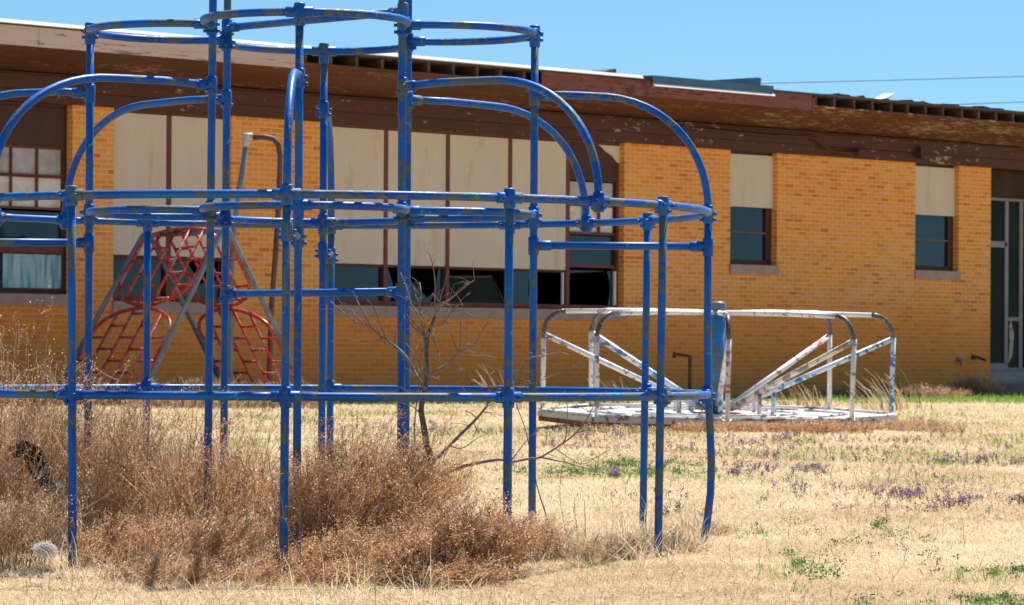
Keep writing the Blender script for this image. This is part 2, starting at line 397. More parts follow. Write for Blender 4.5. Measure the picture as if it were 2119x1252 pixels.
opens = [o1, o2, o3, o4, o5, o6]
def wall_mesh():
    m = MB(); T = sorted({TL, TR, *[o[0] for o in opens], *[o[1] for o in opens]})
    Z = sorted({-.1, ZT, *[o[2] for o in opens]})
    def is_open(t, z): return any(o[0] < t < o[1] and o[2] < z < o[3] for o in opens)
    for i in range(len(T) - 1):
        for j in range(len(Z) - 1):
            if not is_open((T[i] + T[i+1]) / 2, (Z[j] + Z[j+1]) / 2):
                m.add([(T[i], 0, Z[j]), (T[i+1], 0, Z[j]), (T[i+1], 0, Z[j+1]), (T[i], 0, Z[j+1])], [(0, 1, 2, 3)])
    D = .24
    for k, (a, b, z0, z1) in enumerate(opens):
        d = .9 if k == 5 else D
        m.add([(a, 0, z0), (a, 0, z1), (a, d, z1), (a, d, z0)], [(0, 1, 2, 3)])
        m.add([(b, 0, z0), (b, d, z0), (b, d, z1), (b, 0, z1)], [(0, 1, 2, 3)])
        m.add([(a, 0, z0), (a, d, z0), (b, d, z0), (b, 0, z0)], [(0, 1, 2, 3)])
    # inner leaf, ends and back so that the building is closed
    m.add([(TL, 0, -.1), (TL, 0, ZT), (TL, 9, ZT), (TL, 9, -.1)], [(0, 1, 2, 3)])
    m.add([(TR, 0, -.1), (TR, 9, -.1), (TR, 9, ZT), (TR, 0, ZT)], [(0, 1, 2, 3)])
    m.add([(TL, 9, -.1), (TL, 9, ZT), (TR, 9, ZT), (TR, 9, -.1)], [(0, 1, 2, 3)])
    return m
wall_mesh().build('wall', M_brick, school)
m = MB(); m.box((TL + .05, 2.6, -.05), (TR - .05, 2.7, 4.0)); m.box((TL + .05, .30, -.05), (TR - .05, 2.59, 0.25)); m.box((TL + .05, .30, 3.74), (TR - .05, 2.59, 3.80))
m.build('interior_wall', M_dark, school)
# beam along the head of the wall, in two steps
m = MB(); m.box((TL, -.05, ZT), (TR, .25, ZT + .15)); m.box((TL, -.10, ZT + .153), (TR, .25, ZT + .36)); m.box((TL, -.125, ZT + .285), (TR, -.103, ZT + .325))
m.build('beam', M_beam, school)
OV, ZI, ZO = 1.5, ZT + .363, 4.315        # overhang, soffit height at the wall and at its outer edge
SLP = (ZO - ZI) / OV
def zs(y): return ZI - SLP * y
m = MB()
m.add([(TL, -OV, ZO), (TR, -OV, ZO), (TR, -.09, zs(-.09)), (TL, -.09, zs(-.09)),
       (TL, -OV, ZO + .022), (TR, -OV, ZO + .022), (TR, -.09, zs(-.09) + .022), (TL, -.09, zs(-.09) + .022)],
      [(0,3,2,1),(4,5,6,7),(0,1,5,4),(1,2,6,5),(2,3,7,6),(3,0,4,7)])
sof = m.build('soffit', M_soffit, school)
m = MB(); zt0 = ZO + .17
m.add([(TL, -OV - .02, zt0), (TR, -OV - .02, zt0), (TR, 9.3, zt0 - .9), (TL, 9.3, zt0 - .9),
       (TL, -OV - .02, zt0 + .03), (TR, -OV - .02, zt0 + .03), (TR, 9.3, zt0 - .87), (TL, 9.3, zt0 - .87)],
      [(0,3,2,1),(4,5,6,7),(0,1,5,4),(1,2,6,5),(2,3,7,6),(3,0,4,7)])
roof = m.build('roof', M_roof, school)
# fascia boards on the outer edge (outer edge is OV in front of the wall)
def ex(x, y): return wx(x, y, -OV)
xa, xb, xc, xd = ex(622, 150), ex(1116, 190), ex(1675, 215), ex(75, 95)
m = MB(); m.box((TL, -OV - .045, ZO - .065), (xd - .004, -OV - .022, ZO + .165)); m.box((xd + .004, -OV - .045, ZO - .065), (xa, -OV - .022, ZO + .165)); m.build('fascia_board', M_fasciaL, school)
m = MB(); m.box((xb, -OV - .045, ZO - .055), (xc, -OV - .022, ZO + .165)); m.box((xc + .01, -OV - .050, ZO - .10), (xc + .05, -OV - .018, ZO + .13)); f = m.build('fascia_board', M_fasciaR, school); f['label'] = 'flaking red brown fascia board'
# rafter ends where the fascia has come away
t = xa + .12; k = 0
while t < TR - .2:
    if not (xb - .1 < t < xc):
        m = MB(); j = random.uniform(-.02, .02); h = random.uniform(.12, .142); y0 = -OV + random.uniform(.01, .05)
        m.box((t + j - .025, y0, ZO + .026), (t + j + .025, -.2, ZO + .026 + h))
        m.build('rafter', M_wood, school)
    t += .445
m = MB(); m.box((TL, -.62, ZO + .03), (TR, -.6, ZO + .165)); m.build('eave_shade_backing', M_dark, school)  # near-black sheet behind the rafters, puts the bays' shade into colour
# metal drip edge, partly torn away
m = MB(); e1, e2 = ex(1322, 178), ex(1680, 190)
m.prism([(TL, -OV - .085, zt0 + .022), (TL, -OV - .055, zt0 + .060), (TL, -OV + .12, zt0 + .060), (TL, -OV + .12, zt0 + .034), (TL, -OV - .047, zt0 + .034), (TL, -OV - .078, zt0 + .014)], (e1 - TL, 0, 0))
m.build('drip_edge', M_metalwhite, school)
m = MB(); q0, q1 = ex(1342, 180), ex(1592, 190)
m.box((q0, -OV - .075, zt0 - .045), (q1, -OV - .069, zt0 + .075)); m.box((q0, -OV - .068, zt0 + .055), (q1, -OV + .35, zt0 + .075))
d_ = m.build('drip_edge', M_metalblue, school); d_['label'] = 'loose blue grey length of roof edging'
m = MB(); m.prism([(q0, -OV - .115, zt0 - .072), (q0, -OV - .077, zt0 - .036), (q0, -OV - .077, zt0 - .078)], (q1 - q0, 0, 0)); m.build('trim_strip', M_metalwhite, school)
m = MB(); a = ex(1465, 178); b_ = ex(1584, 172)
m.prism([(a, -OV + .1, zt0 + .08), (b_, -OV + .1, zt0 + .08), (b_ + .02, -OV + .1, zt0 + .19), (b_ - .05, -OV + .1, zt0 + .20)], (0, .5, 0))
d_ = m.build('lifted_sheet', M_metalblue, school)
m = MB(); a = ex(1254, 168); b_ = ex(1296, 160)
m.prism([(a, -OV + .2, zt0 + .03), (b_, -OV + .2, zt0 + .03), (b_ + .01, -OV + .2, zt0 + .15), (b_ - .1, -OV + .2, zt0 + .14), (a + .12, -OV + .2, zt0 + .08)], (0, .35, 0)); m.build('lifted_shingle', M_roof, school)
m = MB(); a = ex(1825, 215); pts = [(a, 0), (a + .14, .015), (a + .26, .05), (a + .36, .11), (a + .365, .125), (a + .25, .075), (a + .13, .035), (a, .018)]
m.prism([(p[0], -OV + .05, zt0 + .02 + p[1]) for p in pts], (0, .22, 0)); m.build('curled_flashing', M_metalwhite, school)
# uneven felt edge along the roof line
for k in range(34):
    tt = random.uniform(TL * .3, TR); m = MB(); l = random.uniform(.15, .7)
    if k < 14: tt = random.uniform(ex(1690, 220), TR)
    m.prism([(tt, -OV + .02, zt0 + .03), (tt + l, -OV + .02, zt0 + .03), (tt + l * .8, -OV + .02, zt0 + .03 + random.uniform(.01, .04)), (tt + l * .2, -OV + .02, zt0 + .03 + random.uniform(.005, .03))], (0, .3, 0))
    m.build('felt_scrap', M_roof, school)

def window(op, sill=True, sz=.11):
    """frame object with the opening's outline; returns it and the recess"""
    a, b, z0, z1 = op; m = MB(); y0, y1 = REC + .01, REC + .07
    m.box((a, y0, z0), (b, y1, z0 + .07)); m.box((a, y0, z1 - .04), (b, y1, z1)); m.box((a, y0, z0 + .073), (a + .055, y1, z1 - .043)); m.box((b - .055, y0, z0 + .073), (b, y1, z1 - .043))
    return m
def add_sill(op, w, th=.145, ext=.02):
    a, b, z0, z1 = op
    m = MB(); n = max(1, round((b - a) / 1.25)); L_ = (b - a + 2 * ext) / n
    for i in range(n): m.box((a - ext + i * L_ + .003, -.035, z0 - th), (a - ext + (i + 1) * L_ - .003, REC + .02, z0 - .002))
    m.build('sill', M_sill, w)
def panel(w, a, b, z0, z1, y=REC - .012, mt=None, name='panel', th=.02):
    m = MB(); m.box((a, y, z0), (b, y + th, z1)); return m.build(name, mt or M_panel, w)
def shard(w, a, b, z0, z1, poly, mt=None, name='pane', y=REC + .035):
    m = MB(); m.prism([(a + (b - a) * p[0], y, z0 + (z1 - z0) * p[1]) for p in poly], (0, .006, 0)); return m.build(name, mt or M_glass, w)
def bar(m, a, b, z0, z1, y0=REC - .005, y1=REC + .07): m.box((a, y0, z0), (b, y1, z1))
FULL = [(0, 0), (1, 0), (1, 1), (0, 1)]

# boarded window between the two left piers
def boarded(op, mulls, z_panel, broken):
    m = window(op); a, b, z0, z1 = op
    edges = [a + .055] + [v for mm in mulls for v in (mm - .038, mm + .038)] + [b - .055]
    for mm in mulls: bar(m, mm - .038, mm + .038, z0 + .073, z1 - .043, REC - .02, REC + .068)
    w_ = m.build('window', M_redbrown, school)
    for i in range(0, len(edges), 2):
        p0, p1 = edges[i], edges[i+1]
        panel(w_, p0 + .004, p1 - .004, z_panel, z1 - .045)
        bb = broken[i // 2]
        mm = MB(); bar(mm, p0 + .002, p1 - .002, z_panel - .05, z_panel - .003); mm.build('rail', M_brown, w_)
        for poly, mt in bb: shard(w_, p0, p1, z0 + .072, z_panel - .052, poly, mt)
    add_sill(op, w_); return w_
zp = zof(860, 545)
w2 = boarded(o2, [wx(347, 400, REC)], zof(300, 528), [[(FULL, M_glass)], [([(0, 0), (1, 0), (1, .5), (.6, .35), (.35, 1), (0, 1)], M_glass)]])
mul3 = [wx(796, 450, REC), wx(924, 450, REC), wx(1053, 450, REC), wx(1171, 450, REC)]
# the last bay of the wide window has its own lights, so board only the first four
a3, b3, z03, z13 = o3
w3m = window(o3)
for mm in mul3[:3]: bar(w3m, mm - .036, mm + .036, z03 + .073, z13 - .043, REC - .02, REC + .068)
bar(w3m, mul3[3] - .02, mul3[3] + .055, z03 + .073, z13 - .043, REC - .02, REC + .068)
w3 = w3m.build('window', M_redbrown, school)
e = [a3 + .055, mul3[0] - .036, mul3[0] + .036, mul3[1] - .036, mul3[1] + .036, mul3[2] - .036, mul3[2] + .036, mul3[3] - .02]
brk = [[(FULL, M_glass)],
       [([(0, 0), (.10, 0), (.14, .5), (.05, 1), (0, 1)], M_glass), ([(.36, 0), (.78, 0), (.90, .35), (.72, .12), (.56, .45), (.44, .62)], M_glass), ([(.90, 0), (1, 0), (1, 1), (.92, 1), (.88, .5)], M_glass)],
       [([(0, 0), (.98, 0), (.84, .62), (.76, .78), (0, .74)], M_glassdk)],
       [([(0, 0), (.46, 0), (.36, .25), (.36, .7), (.46, 1), (0, 1)], M_glass)]]
zq = zof(860, 549)
for i in range(4):
    p0, p1 = e[2*i], e[2*i+1]
    panel(w3, p0 + .004, p1 - .004, zq, z13 - .045)
    mm = MB(); bar(mm, p0 + .002, p1 - .002, zq - .035, zq - .003, REC + .0, REC + .06); mm.build('rail', M_brown, w3)
    for poly, mt in brk[i]: shard(w3, p0, p1, z03 + .072, zq - .036, poly, mt)
mm = MB(); p0, p1 = e[4], e[5]; zz = z03 + .072; hh = zq - .036 - zz; ww = p1 - p0     # loose strip of glazing bar in the third light
mm.prism([(p0, REC + .02, zz + hh*.74), (p0 + ww*.76, REC + .02, zz + hh*.78), (p0 + ww*.76, REC + .02, zz + hh*.84), (p0, REC + .02, zz + hh*.80)], (0, .012, 0))
mm.prism([(p0 + ww*.76, REC + .018, zz + hh*.84), (p0 + ww*.78, REC + .018, zz + hh*.76), (p0 + ww*.99, REC + .018, zz + .01), (p0 + ww*.96, REC + .018, zz + .01)], (0, .012, 0))
mm.build('glazing_bar', M_brown, w3)
# last bay: brown board, two rows of stained panes, blue glass, broken hopper
p0, p1 = mul3[3] + .055, b3 - .055
def zr(y, x=1230): return wt(x, y, REC)[1]
panel(w3, p0 + .002, p1 - .002, zr(375), z13 - .045, REC - .004, M_brown, 'board')
m = MB(); m.prism([(p1 - .42, REC - .012, z13 - .047), (p1 + .05, REC - .012, z13 - .047), (p1 + .05, REC - .012, z13 - .30), (p1 - .02, REC - .012, z13 - .28), (p1 - .12, REC - .012, z13 - .19), (p1 - .25, REC - .012, z13 - .14), (p1 - .36, REC - .012, z13 - .07)], (0, .006, 0)); s_ = m.build('panel', M_panel, w3); s_['label'] = 'torn triangle of beige board'
def lights(w_, p0, p1, rows):
    for (ya, yb, mt, n) in rows:
        za, zb = zr(yb), zr(ya); mm = MB()
        for i in range(n):
            x0 = p0 + (p1 - p0) * i / n + .015; x1 = p0 + (p1 - p0) * (i + 1) / n - .015
            shard(w_, x0, x1, za + .012, zb - .012, FULL, mt)
            if i: bar(mm, x0 - .029, x0 - .001, za, zb, REC + .0, REC + .06)
        bar(mm, p0, p1, za - .03, za + .010, REC - .002, REC + .062); mm.build('glazing_bar', M_redbrown, w_)
lights(w3, p0, p1 - .04, [(376, 422, M_frostgrey, 3), (426, 482, M_frostcream, 3), (487, 550, M_glass, 1)])
zb_ = zr(556) - .03
shard(w3, p0, p1, z03 + .075, zb_, [(.86, 0), (1, 0), (1, 1), (.84, 1), (.90, .7), (.90, .3)], M_glass)
shard(w3, p0, p1, z03 + .075, zb_, [(0, .9), (.16, .93), (.6, .97), (.84, 1), (0, 1)], M_glass)
mm = MB(); bar(mm, p1 - .045, p1, z03 + .075, zb_, REC + .0, REC + .03); mm.build('glazing_bar', M_metalwhite, w3)
mm = MB(); bar(mm, e[7] - .05, e[7] - .02, z03 + .075, zq - .037, REC + .0, REC + .03); mm.build('glazing_bar', M_metalwhite, w3)
add_sill(o3, w3)
# leftmost window
a1, b1, z01, z11 = o1
w1m = window(o1); w1 = w1m.build('window', M_brown, school)
def zl1(y): return wt(75, y, REC)[1]
panel(w1, a1 + .057, b1 - .057, zl1(303), z11 - .045, REC - .004, M_brown, 'board')
pw = wx(130, 400, REC); step = wx(130, 400, REC) - wx(77, 400, REC)
mm = MB()
for (ya, yb, mt) in ((306, 362, M_frostgrey), (366, 430, M_frostcream)):
    x1 = pw
    while x1 - step > a1:
        shard(w1, x1 - step + .012, x1 - .012, zl1(yb) + .01, zl1(ya) - .01, FULL, mt); bar(mm, x1 - step - .011, x1 - step + .011, zl1(yb), zl1(ya), REC, REC + .06); x1 -= step
    bar(mm, a1 + .06, pw, zl1(yb) - .02, zl1(yb) + .009, REC - .002, REC + .062); bar(mm, a1 + .06, pw, zl1(ya) - .009, zl1(ya) + .015, REC - .002, REC + .062)
bar(mm, pw + .003, b1 - .056, z01 + .075, zl1(304), REC + .0, REC + .062)
bar(mm, a1 + .06, pw, zl1(524), zl1(506), REC - .004, REC + .062)
mm.build('glazing_bar', M_redbrown, w1)
shard(w1, a1 + .06, pw - .002, zl1(504), zl1(438), FULL, M_glass); shard(w1, a1 + .06, wx(9, 560, REC), z01 + .075, zl1(526), FULL, M_glass)
m = MB(); c0, c1 = wx(9, 560, REC), pw - .005; nn = 60; vs = []; zb0, zt_ = z01 + .072, zl1(526)
for i in range(nn + 1):
    x_ = c0 + (c1 - c0) * i / nn; y_ = REC + .035 + .012 * math.sin(i * 1.1) + .006 * math.sin(i * 2.7)
    vs += [(x_, y_, zb0), (x_, y_, zt_)]
m.add(vs, [(2*i, 2*i+2, 2*i+3, 2*i+1) for i in range(nn)], True); m.build('curtain', M_curtain, w1)
add_sill(o1, w1)
# the two narrow windows on the right
def narrow(op, xg, ypan, ybar, xs):
    m = window(op); a, b, z0, z1 = op
    z = lambda y: wt(xs, y, REC)[1]
    zpn = z(ypan); g1 = wx(xg, 480, REC)
    bar(m, g1 + .0, b - .056, z0 + .073, zpn - .003, REC + .0, REC + .06)
    w_ = m.build('window', M_brown, school)
    panel(w_, a + .002, b - .004, zpn, z1 - .045, REC - .022)
    shard(w_, a + .06, g1 - .002, z(ybar) + .018, zpn - .005, FULL, M_glass); shard(w_, a + .06, g1 - .002, z0 + .075, z(ybar) - .012, FULL, M_glass)
    mm = MB(); bar(mm, a + .05, g1 - .002, z(ybar) - .011, z(ybar) + .016, REC + .0, REC + .055); mm.build('glazing_bar', M_pipe, w_)
    add_sill(op, w_); return w_
narrow(o4, 1584, 429, 482, 1550); narrow(o5, 1961, 446, 498, 1935)
# entrance: brown board over an aluminium door frame, step in front
a6, b6, _, _ = o6; RD = .42
def zd(y): return wt(2085, y, RD)[1]
zf, ztr, zhd = zd(768), zd(410), zd(505)
panel(school, a6 + .002, b6 - .002, ztr, ZT - .004, RD - .06, M_doorboard, 'entrance_board', .1)
dm = MB(); y0, y1 = RD, RD + .06
cx = [wx(x, 560, RD) for x in (2050, 2083, 2113)]
for c_ in (cx[1], cx[2], cx[2] + .75): dm.box((c_ - .05, y0, zf), (c_ + .04, y1, ztr - .055))
dm.box((a6 + .002, y0, ztr - .05), (b6 - .002, y1, ztr - .004)); dm.box((a6 + .002, y0 - .004, zhd - .06), (cx[1] - .053, y1, zhd + .04))
dm.box((cx[1] + .043, y0, zd(660) - .03), (cx[2] - .053, y1, zd(660) + .03)); dm.box((a6 + .002, y0 - .003, zf - .002), (cx[1] - .053, y1, zf + .13)); dm.box((cx[1] + .043, y0 - .003, zf - .002), (b6 - .002, y1, zf + .06))
door = dm.build('door', M_alu, school)
for (p_, q_) in ((a6 + .004, cx[1] - .052), (cx[1] + .042, cx[2] - .052), (cx[2] + .042, b6 - .004)):
    m = MB(); m.box((p_, RD + .025, zf), (q_, RD + .032, ztr - .055)); m.build('pane', M_glassdk, door)
m = MB(); m.box((cx[1] - .06, RD - .03, zhd - .04), (cx[1] - .035, RD - .005, zhd + .02)); m.build('handle', M_brown, door)
m = MB(); s0 = cx[1] + .07
m.prism([(s0, RD + .016, zf + .12), (s0 + .12, RD + .016, zf + .25), (s0 + .16, RD + .016, zf + .62), (s0 + .07, RD + .016, zf + .85), (s0 + .02, RD + .016, zf + .7), (s0 + .05, RD + .016, zf + .5)], (0, .006, 0)); d_ = m.build('pasted_paper', M_fasciaL, door)
m = MB(); m.box((a6 + .003, -.02, -.1), (b6 - .003, .9, zf - .16)); m.box((a6 + .003, .1, zf - .157), (b6 - .003, .9, zf - .003)); m.build('threshold', M_sill, school)
m = MB(); m.box((a6 - .02, -.75, .02), (b6 + .3, -.023, .22)); m.build('step', M_concrete, school)
# conduit along the beam, bracket and two wall fittings
def wp(x, y, rec): t_, z_ = wt(x, y, rec); return Vector((t_, rec, z_))
m = MB(); m.tube([wp(x, y, -.155) for x, y in ((1400, 262), (1500, 272), (1600, 281), (1675, 283), (1688, 288), (1708, 304), (1725, 314), (1745, 316), (1778, 316))], .025, 8); m.box((wx(1772, 315, -.15), -.19, zof(1775, 324)), (wx(1796, 315, -.15), -.101, zof(1775, 311))); m.build('conduit', M_beam, school)
m = MB(); t_, z_ = wt(1893, 330); m.box((t_ - .10, -.20, z_ + .01), (t_ - .03, -.101, z_ + .19)); m.box((t_ - .028, -.17, z_), (t_ + .03, -.101, z_ + .15)); m.build('lamp_bracket', M_beam, school)
m = MB(); c_ = wp(1981, 743, 0); m.cyl(c_ + Vector((0, -.06, 0)), c_ + Vector((0, .02, 0)), .045, 10); m.cyl(c_ + Vector((-.01, -.08, .0)), c_ + Vector((-.05, -.10, -.09)), .022, 8); m.build('wall_fitting', M_alu, school)
m = MB(); c_ = wp(2012, 739, 0); m.tube([c_ + Vector((0, .02, 0)), c_ + Vector((0, -.10, .0)), c_ + Vector((.14, -.16, -.05))], .024, 8); m.cyl(c_ + Vector((0, -.012, 0)), c_ + Vector((0, .02, 0)), .045, 8); m.build('pipe_stub', M_browntube, school)

# ------------------------------------------------------------------ blue climbing frame
CX_, CY_ = -.6897, 12.469; LA, LT, LR = .3186, .7614, 1.3587
Z_T, Z_M, Z_MI, Z_L, Z_A, Z_RAD, Z_D1, Z_D2 = 1.746, 1.134, 1.125, .5156, 1.535, 1.022, .855, 1.79
TUBE = .0134
climber = empty('climbing_frame', 'blue tubular climbing frame with round cage, arched ribs and worn paint standing in dry weeds', 'climbing frame', (CX_, CY_, 0))
def V3(x, y, z): return Vector((x, y, z))
def post(x, y, z1, top=(0, 0), base=(0, 0), pts=None):
    if pts is None: path = [V3(x + base[0] + (top[0] - base[0]) * s, y + base[1] + (top[1] - base[1]) * s, -.12 + (z1 + .12) * s) for s in np.linspace(0, 1, 5)]
    else: path = pts
    MB().tube(path, TUBE, 14).build('post', M_blue, climber)
def rail(path, name='rail'): return MB().tube(path, TUBE, 14).build(name, M_blue, climber)
def clamp(p, d, ax=(0, 0, 1), drop=.0, both=True):
    """collar on the post plus a socket round the rail, with bolt heads"""
    p = Vector(p); d = Vector(d).normalized(); ax = Vector(ax).normalized(); m = MB()
    m.tube([p - ax * (.034 + drop), p - ax * (.030 + drop), p + ax * .026, p + ax * .030], [.0155, .0188, .0188, .0155], 14)
    if both: m.tube([p - d * .046, p - d * .042, p + d * .042, p + d * .046], [.0145, .0178, .0178, .0145], 14)
    else: m.tube([p, p + d * .058, p + d * .062], [.0178, .0178, .0145], 14)
    sd = d.cross(ax).normalized()
    for s_, q in ((1, p + d * .030), (-1, p + d * .030), (1, p - ax * .020), (-1, p - ax * .020)):
        a = q + sd * s_ * .016; m.cyl(a, a + sd * s_ * .013, .0062, 6)
    if both:
        a = p - d * .030 + sd * .016; m.cyl(a, a + sd * .013, .0062, 6); a = p - d * .030 - sd * .016; m.cyl(a, a - sd * .013, .0062, 6)
    m.build('clamp', M_blue, climber)
def pol(a, r=LR): return r * math.cos(R(a)), r * math.sin(R(a))
for k in range(12):
    a = 30 * k; x, y = pol(a)
    if k == 0:      # bent right-hand leg
        post(0, 0, 0, pts=[V3(x + dx, y, z) for dx, z in ((-.016, -.1), (-.012, 0), (.003, .08), (.014, .18), (.016, .28), (.011, .40), (.003, .52), (0, .65), (0, .9), (0, Z_M))])
    else:
        bs = {11: (-.012, -.02), 1: (-.012, 0), 8: (.014, -.03), 10: (-.003, 0), 9: (-.004, 0)}.get(k, (0, 0))
        post(x, y, Z_M + .005, base=bs)
    d = V3(-math.sin(R(a)), math.cos(R(a)), 0)
    clamp((x, y, Z_M), d); clamp((x, y, Z_L), d)
def arc(a0, a1, r, z, n=10, c=(0, 0)):
    return [V3(c[0] + r * math.cos(R(a0 + (a1 - a0) * i / n)), c[1] + r * math.sin(R(a0 + (a1 - a0) * i / n)), z) for i in range(n + 1)]
for k in range(12):
    for z in (Z_M, Z_L): rail(arc(30 * k, 30 * k + 30, LR, z, 8))
tilt = {(-1, -1): (.006, 0), (-1, 1): (.003, 0), (1, -1): (-.004, 0), (1, 1): (0, 0)}
for (sx, sy), tp in tilt.items():
    post(sx * LA, sy * LA, 2.36, top=tp, base=(-tp[0], 0))
tips = {'f': (0, -1), 'b': (0, 1), 'l': (-1, 0), 'r': (1, 0)}
for dx, dy in tips.values(): post(dx * LT, dy * LT, Z_T + .012)
# lobes: arcs through two corner posts and the tip
sag = LT - LA; rl = (LA ** 2 + sag ** 2) / (2 * sag); cl = LT - rl; ha = math.degrees(math.asin(min(1, LA / rl)))
span = 180 - ha if cl > LA else ha
for ang in (0, 90, 180, 270):
    c = (cl * math.cos(R(ang)), cl * math.sin(R(ang)))
    for z in (Z_T, Z_MI):
        rail(arc(ang - span, ang, rl, z, 12, c)); rail(arc(ang, ang + span, rl, z, 12, c))
        tx, ty = LT * math.cos(R(ang)), LT * math.sin(R(ang))
        clamp((tx, ty, z), (-math.sin(R(ang)), math.cos(R(ang)), 0), drop=.012)
for sx in (-1, 1):
    for sy in (-1, 1):
        for z in (Z_T, Z_MI):
            clamp((sx * LA, sy * LA, z), (sx, 0, 0), both=False)
            clamp((sx * LA, sy * LA, z - .004), (0, sy, 0), both=False)
# arches: level from the tower, then a quarter bend down to the outer ring
def arch(ang, r0, z0, r1, z1, rb):
    c, s = math.cos(R(ang)), math.sin(R(ang)); pts = [(r0, z0), (r0 + (r1 - rb - r0) * .5, z0 + .004)]
    for i in range(15):
        t = math.pi / 2 * i / 14; pts.append((r1 - rb + rb * math.sin(t) ** .92, z1 + (z0 - z1) * math.cos(t) ** .92 if i < 14 else z1))
    rail([V3(r * c, r * s, z) for r, z in pts], 'arch')
    clamp((r0 * c, r0 * s, z0), (c, s, 0), both=False)
for ang in (0, 90, 180, 270): arch(ang, LT, Z_A, LR, Z_M, .40 if ang in (0, 180) else .42)
for ang in (45, 135, 225, 315):
    arch(ang, LA * math.sqrt(2), Z_A + .006, LR, Z_M, .50)
    x, y = pol(ang); clamp((x, y, Z_M), (-y, x, 0))
# radial rungs from the lobe tips to the outer posts, diagonals across the tower
for ang in (0, 90, 180, 270):
    c, s = math.cos(R(ang)), math.sin(R(ang))
    rail([V3(LT * c, LT * s, Z_RAD), V3(LR * c, LR * s, Z_RAD)])
    clamp((LT * c, LT * s, Z_RAD), (c, s, 0), both=False); clamp((LR * c, LR * s, Z_RAD), (-c, -s, 0), both=False)
for z in (Z_D1, Z_D2):
    rail([V3(-LA, LA, z), V3(LA, -LA, z)]); clamp((-LA, LA, z), (1, -1, 0), both=False); clamp((LA, -LA, z), (-1, 1, 0), both=False)
rail([V3(-LA, -LA, 2.34), V3(LA, -LA, 2.34), V3(LA, LA, 2.34), V3(-LA, LA, 2.34), V3(-LA, -LA, 2.34)])

# ------------------------------------------------------------------ red lattice climber by the wall
A1, A2 = 44.9, 43.1
lat = empty('lattice_climber', 'red lattice panels on a grey A-shaped tube frame standing near the school wall', 'climbing frame', P(300, 800, 44.0) * 1.0)
lat.location.z = 0
LO = Vector(lat.location)
def rel(p): return p - LO
T1, T2 = P(303, 472, A1), P(466, 462, A2)
rdir = (T2 - T1); rdir.z = 0; rdir.normalize(); pdir = Vector((-rdir.y, rdir.x, 0))
if pdir.x < 0: pdir = -pdir
def base_at(T, x, ypx, sgn):
    # foot of a leg: on the line through the apex perpendicular to the ridge, at image column x
    a, b = ray(x, ypx); k = (a * T.y - T.x) / (pdir.x - a * pdir.y); q = T + pdir * k; q.z = 0; return q
B1l, B1r = base_at(T1, 100, 810, -1), base_at(T1, 478, 810, 1)
B2l, B2r = base_at(T2, 282, 810, -1), base_at(T2, 648, 810, 1)
def aframe(Bl, T, Br):
    ul, ur = (Bl - T).normalized(), (Br - T).normalized(); rb = .16; pts = [Bl + ul * .1]
    c0, c1 = T + ul * rb, T + ur * rb
    for i in range(9):
        t = i / 8; pts.append(c0 * (1-t)**2 + T * 2*t*(1-t) + c1 * t*t)
    pts.append(Br + ur * .1); MB().tube([rel(p) for p in pts], .030, 12).build('leg_frame', M_greytube, lat)
aframe(B1l, T1, B1r); aframe(B2l, T2, B2r)
MB().tube([rel(T1 - Vector((0, 0, .09))), rel(T2 - Vector((0, 0, .09)))], .03, 10).build('ridge_bar', M_greytube, lat)
def lattice(Ba, Ta, Bb, Tb, v0, v1, e0, e1):
    def S(u, v): return rel((Ba.lerp(Ta, v)).lerp(Bb.lerp(Tb, v), u))
    m = MB(); ol = []; ui, ua = .05, .95; um = .5; hw = (ua - ui) / 2; n = 16
    def lo(u): k = (u - um) / hw; return v0 + e0 * (1 - math.sqrt(max(0, 1 - k * k)))
    def hi(u): k = (u - um) / hw; return v1 - e1 * (1 - math.sqrt(max(0, 1 - k * k)))
    for i in range(n + 1):
        k = -math.cos(math.pi * i / n); ol.append(S(um + hw * k, lo(um + hw * k)))
    for i in range(n + 1):
        k = math.cos(math.pi * i / n); ol.append(S(um + hw * k, hi(um + hw * k)))
    m.tube(ol, .023, 10, closed=True)
    m.build('lattice_rim', M_red, lat); m = MB()
    cols = [ui + (ua - ui) * i / 5 for i in range(6)]
    for u in cols[1:-1]: m.tube([S(u, lo(u)), S(u, hi(u))], .018, 8)
    rows = int(round((v1 - v0) / .125))
    for j in range(rows):
        for i in range(5):
            v = v0 + (v1 - v0) * (j + (.25 if i % 2 else .75)) / rows
            u0, u1 = cols[i], cols[i+1]; uu = (u0 + u1) / 2
            if lo(uu) + .012 < v < hi(uu) - .012 and (lo(u0) < v < hi(u0) or i == 0) and (lo(u1) < v < hi(u1) or i == 4): m.tube([S(u0, v), S(u1, v)], .016, 8)
    m.build('lattice_bars', M_red, lat)
for (Ba, Ta, Bb, Tb) in ((B1l, T1, B2l, T2), (B1r, T1, B2r, T2)):
    lattice(Ba, Ta, Bb, Tb, .555, .985, .15, .07); lattice(Ba, Ta, Bb, Tb, .02, .54, .08, .13)

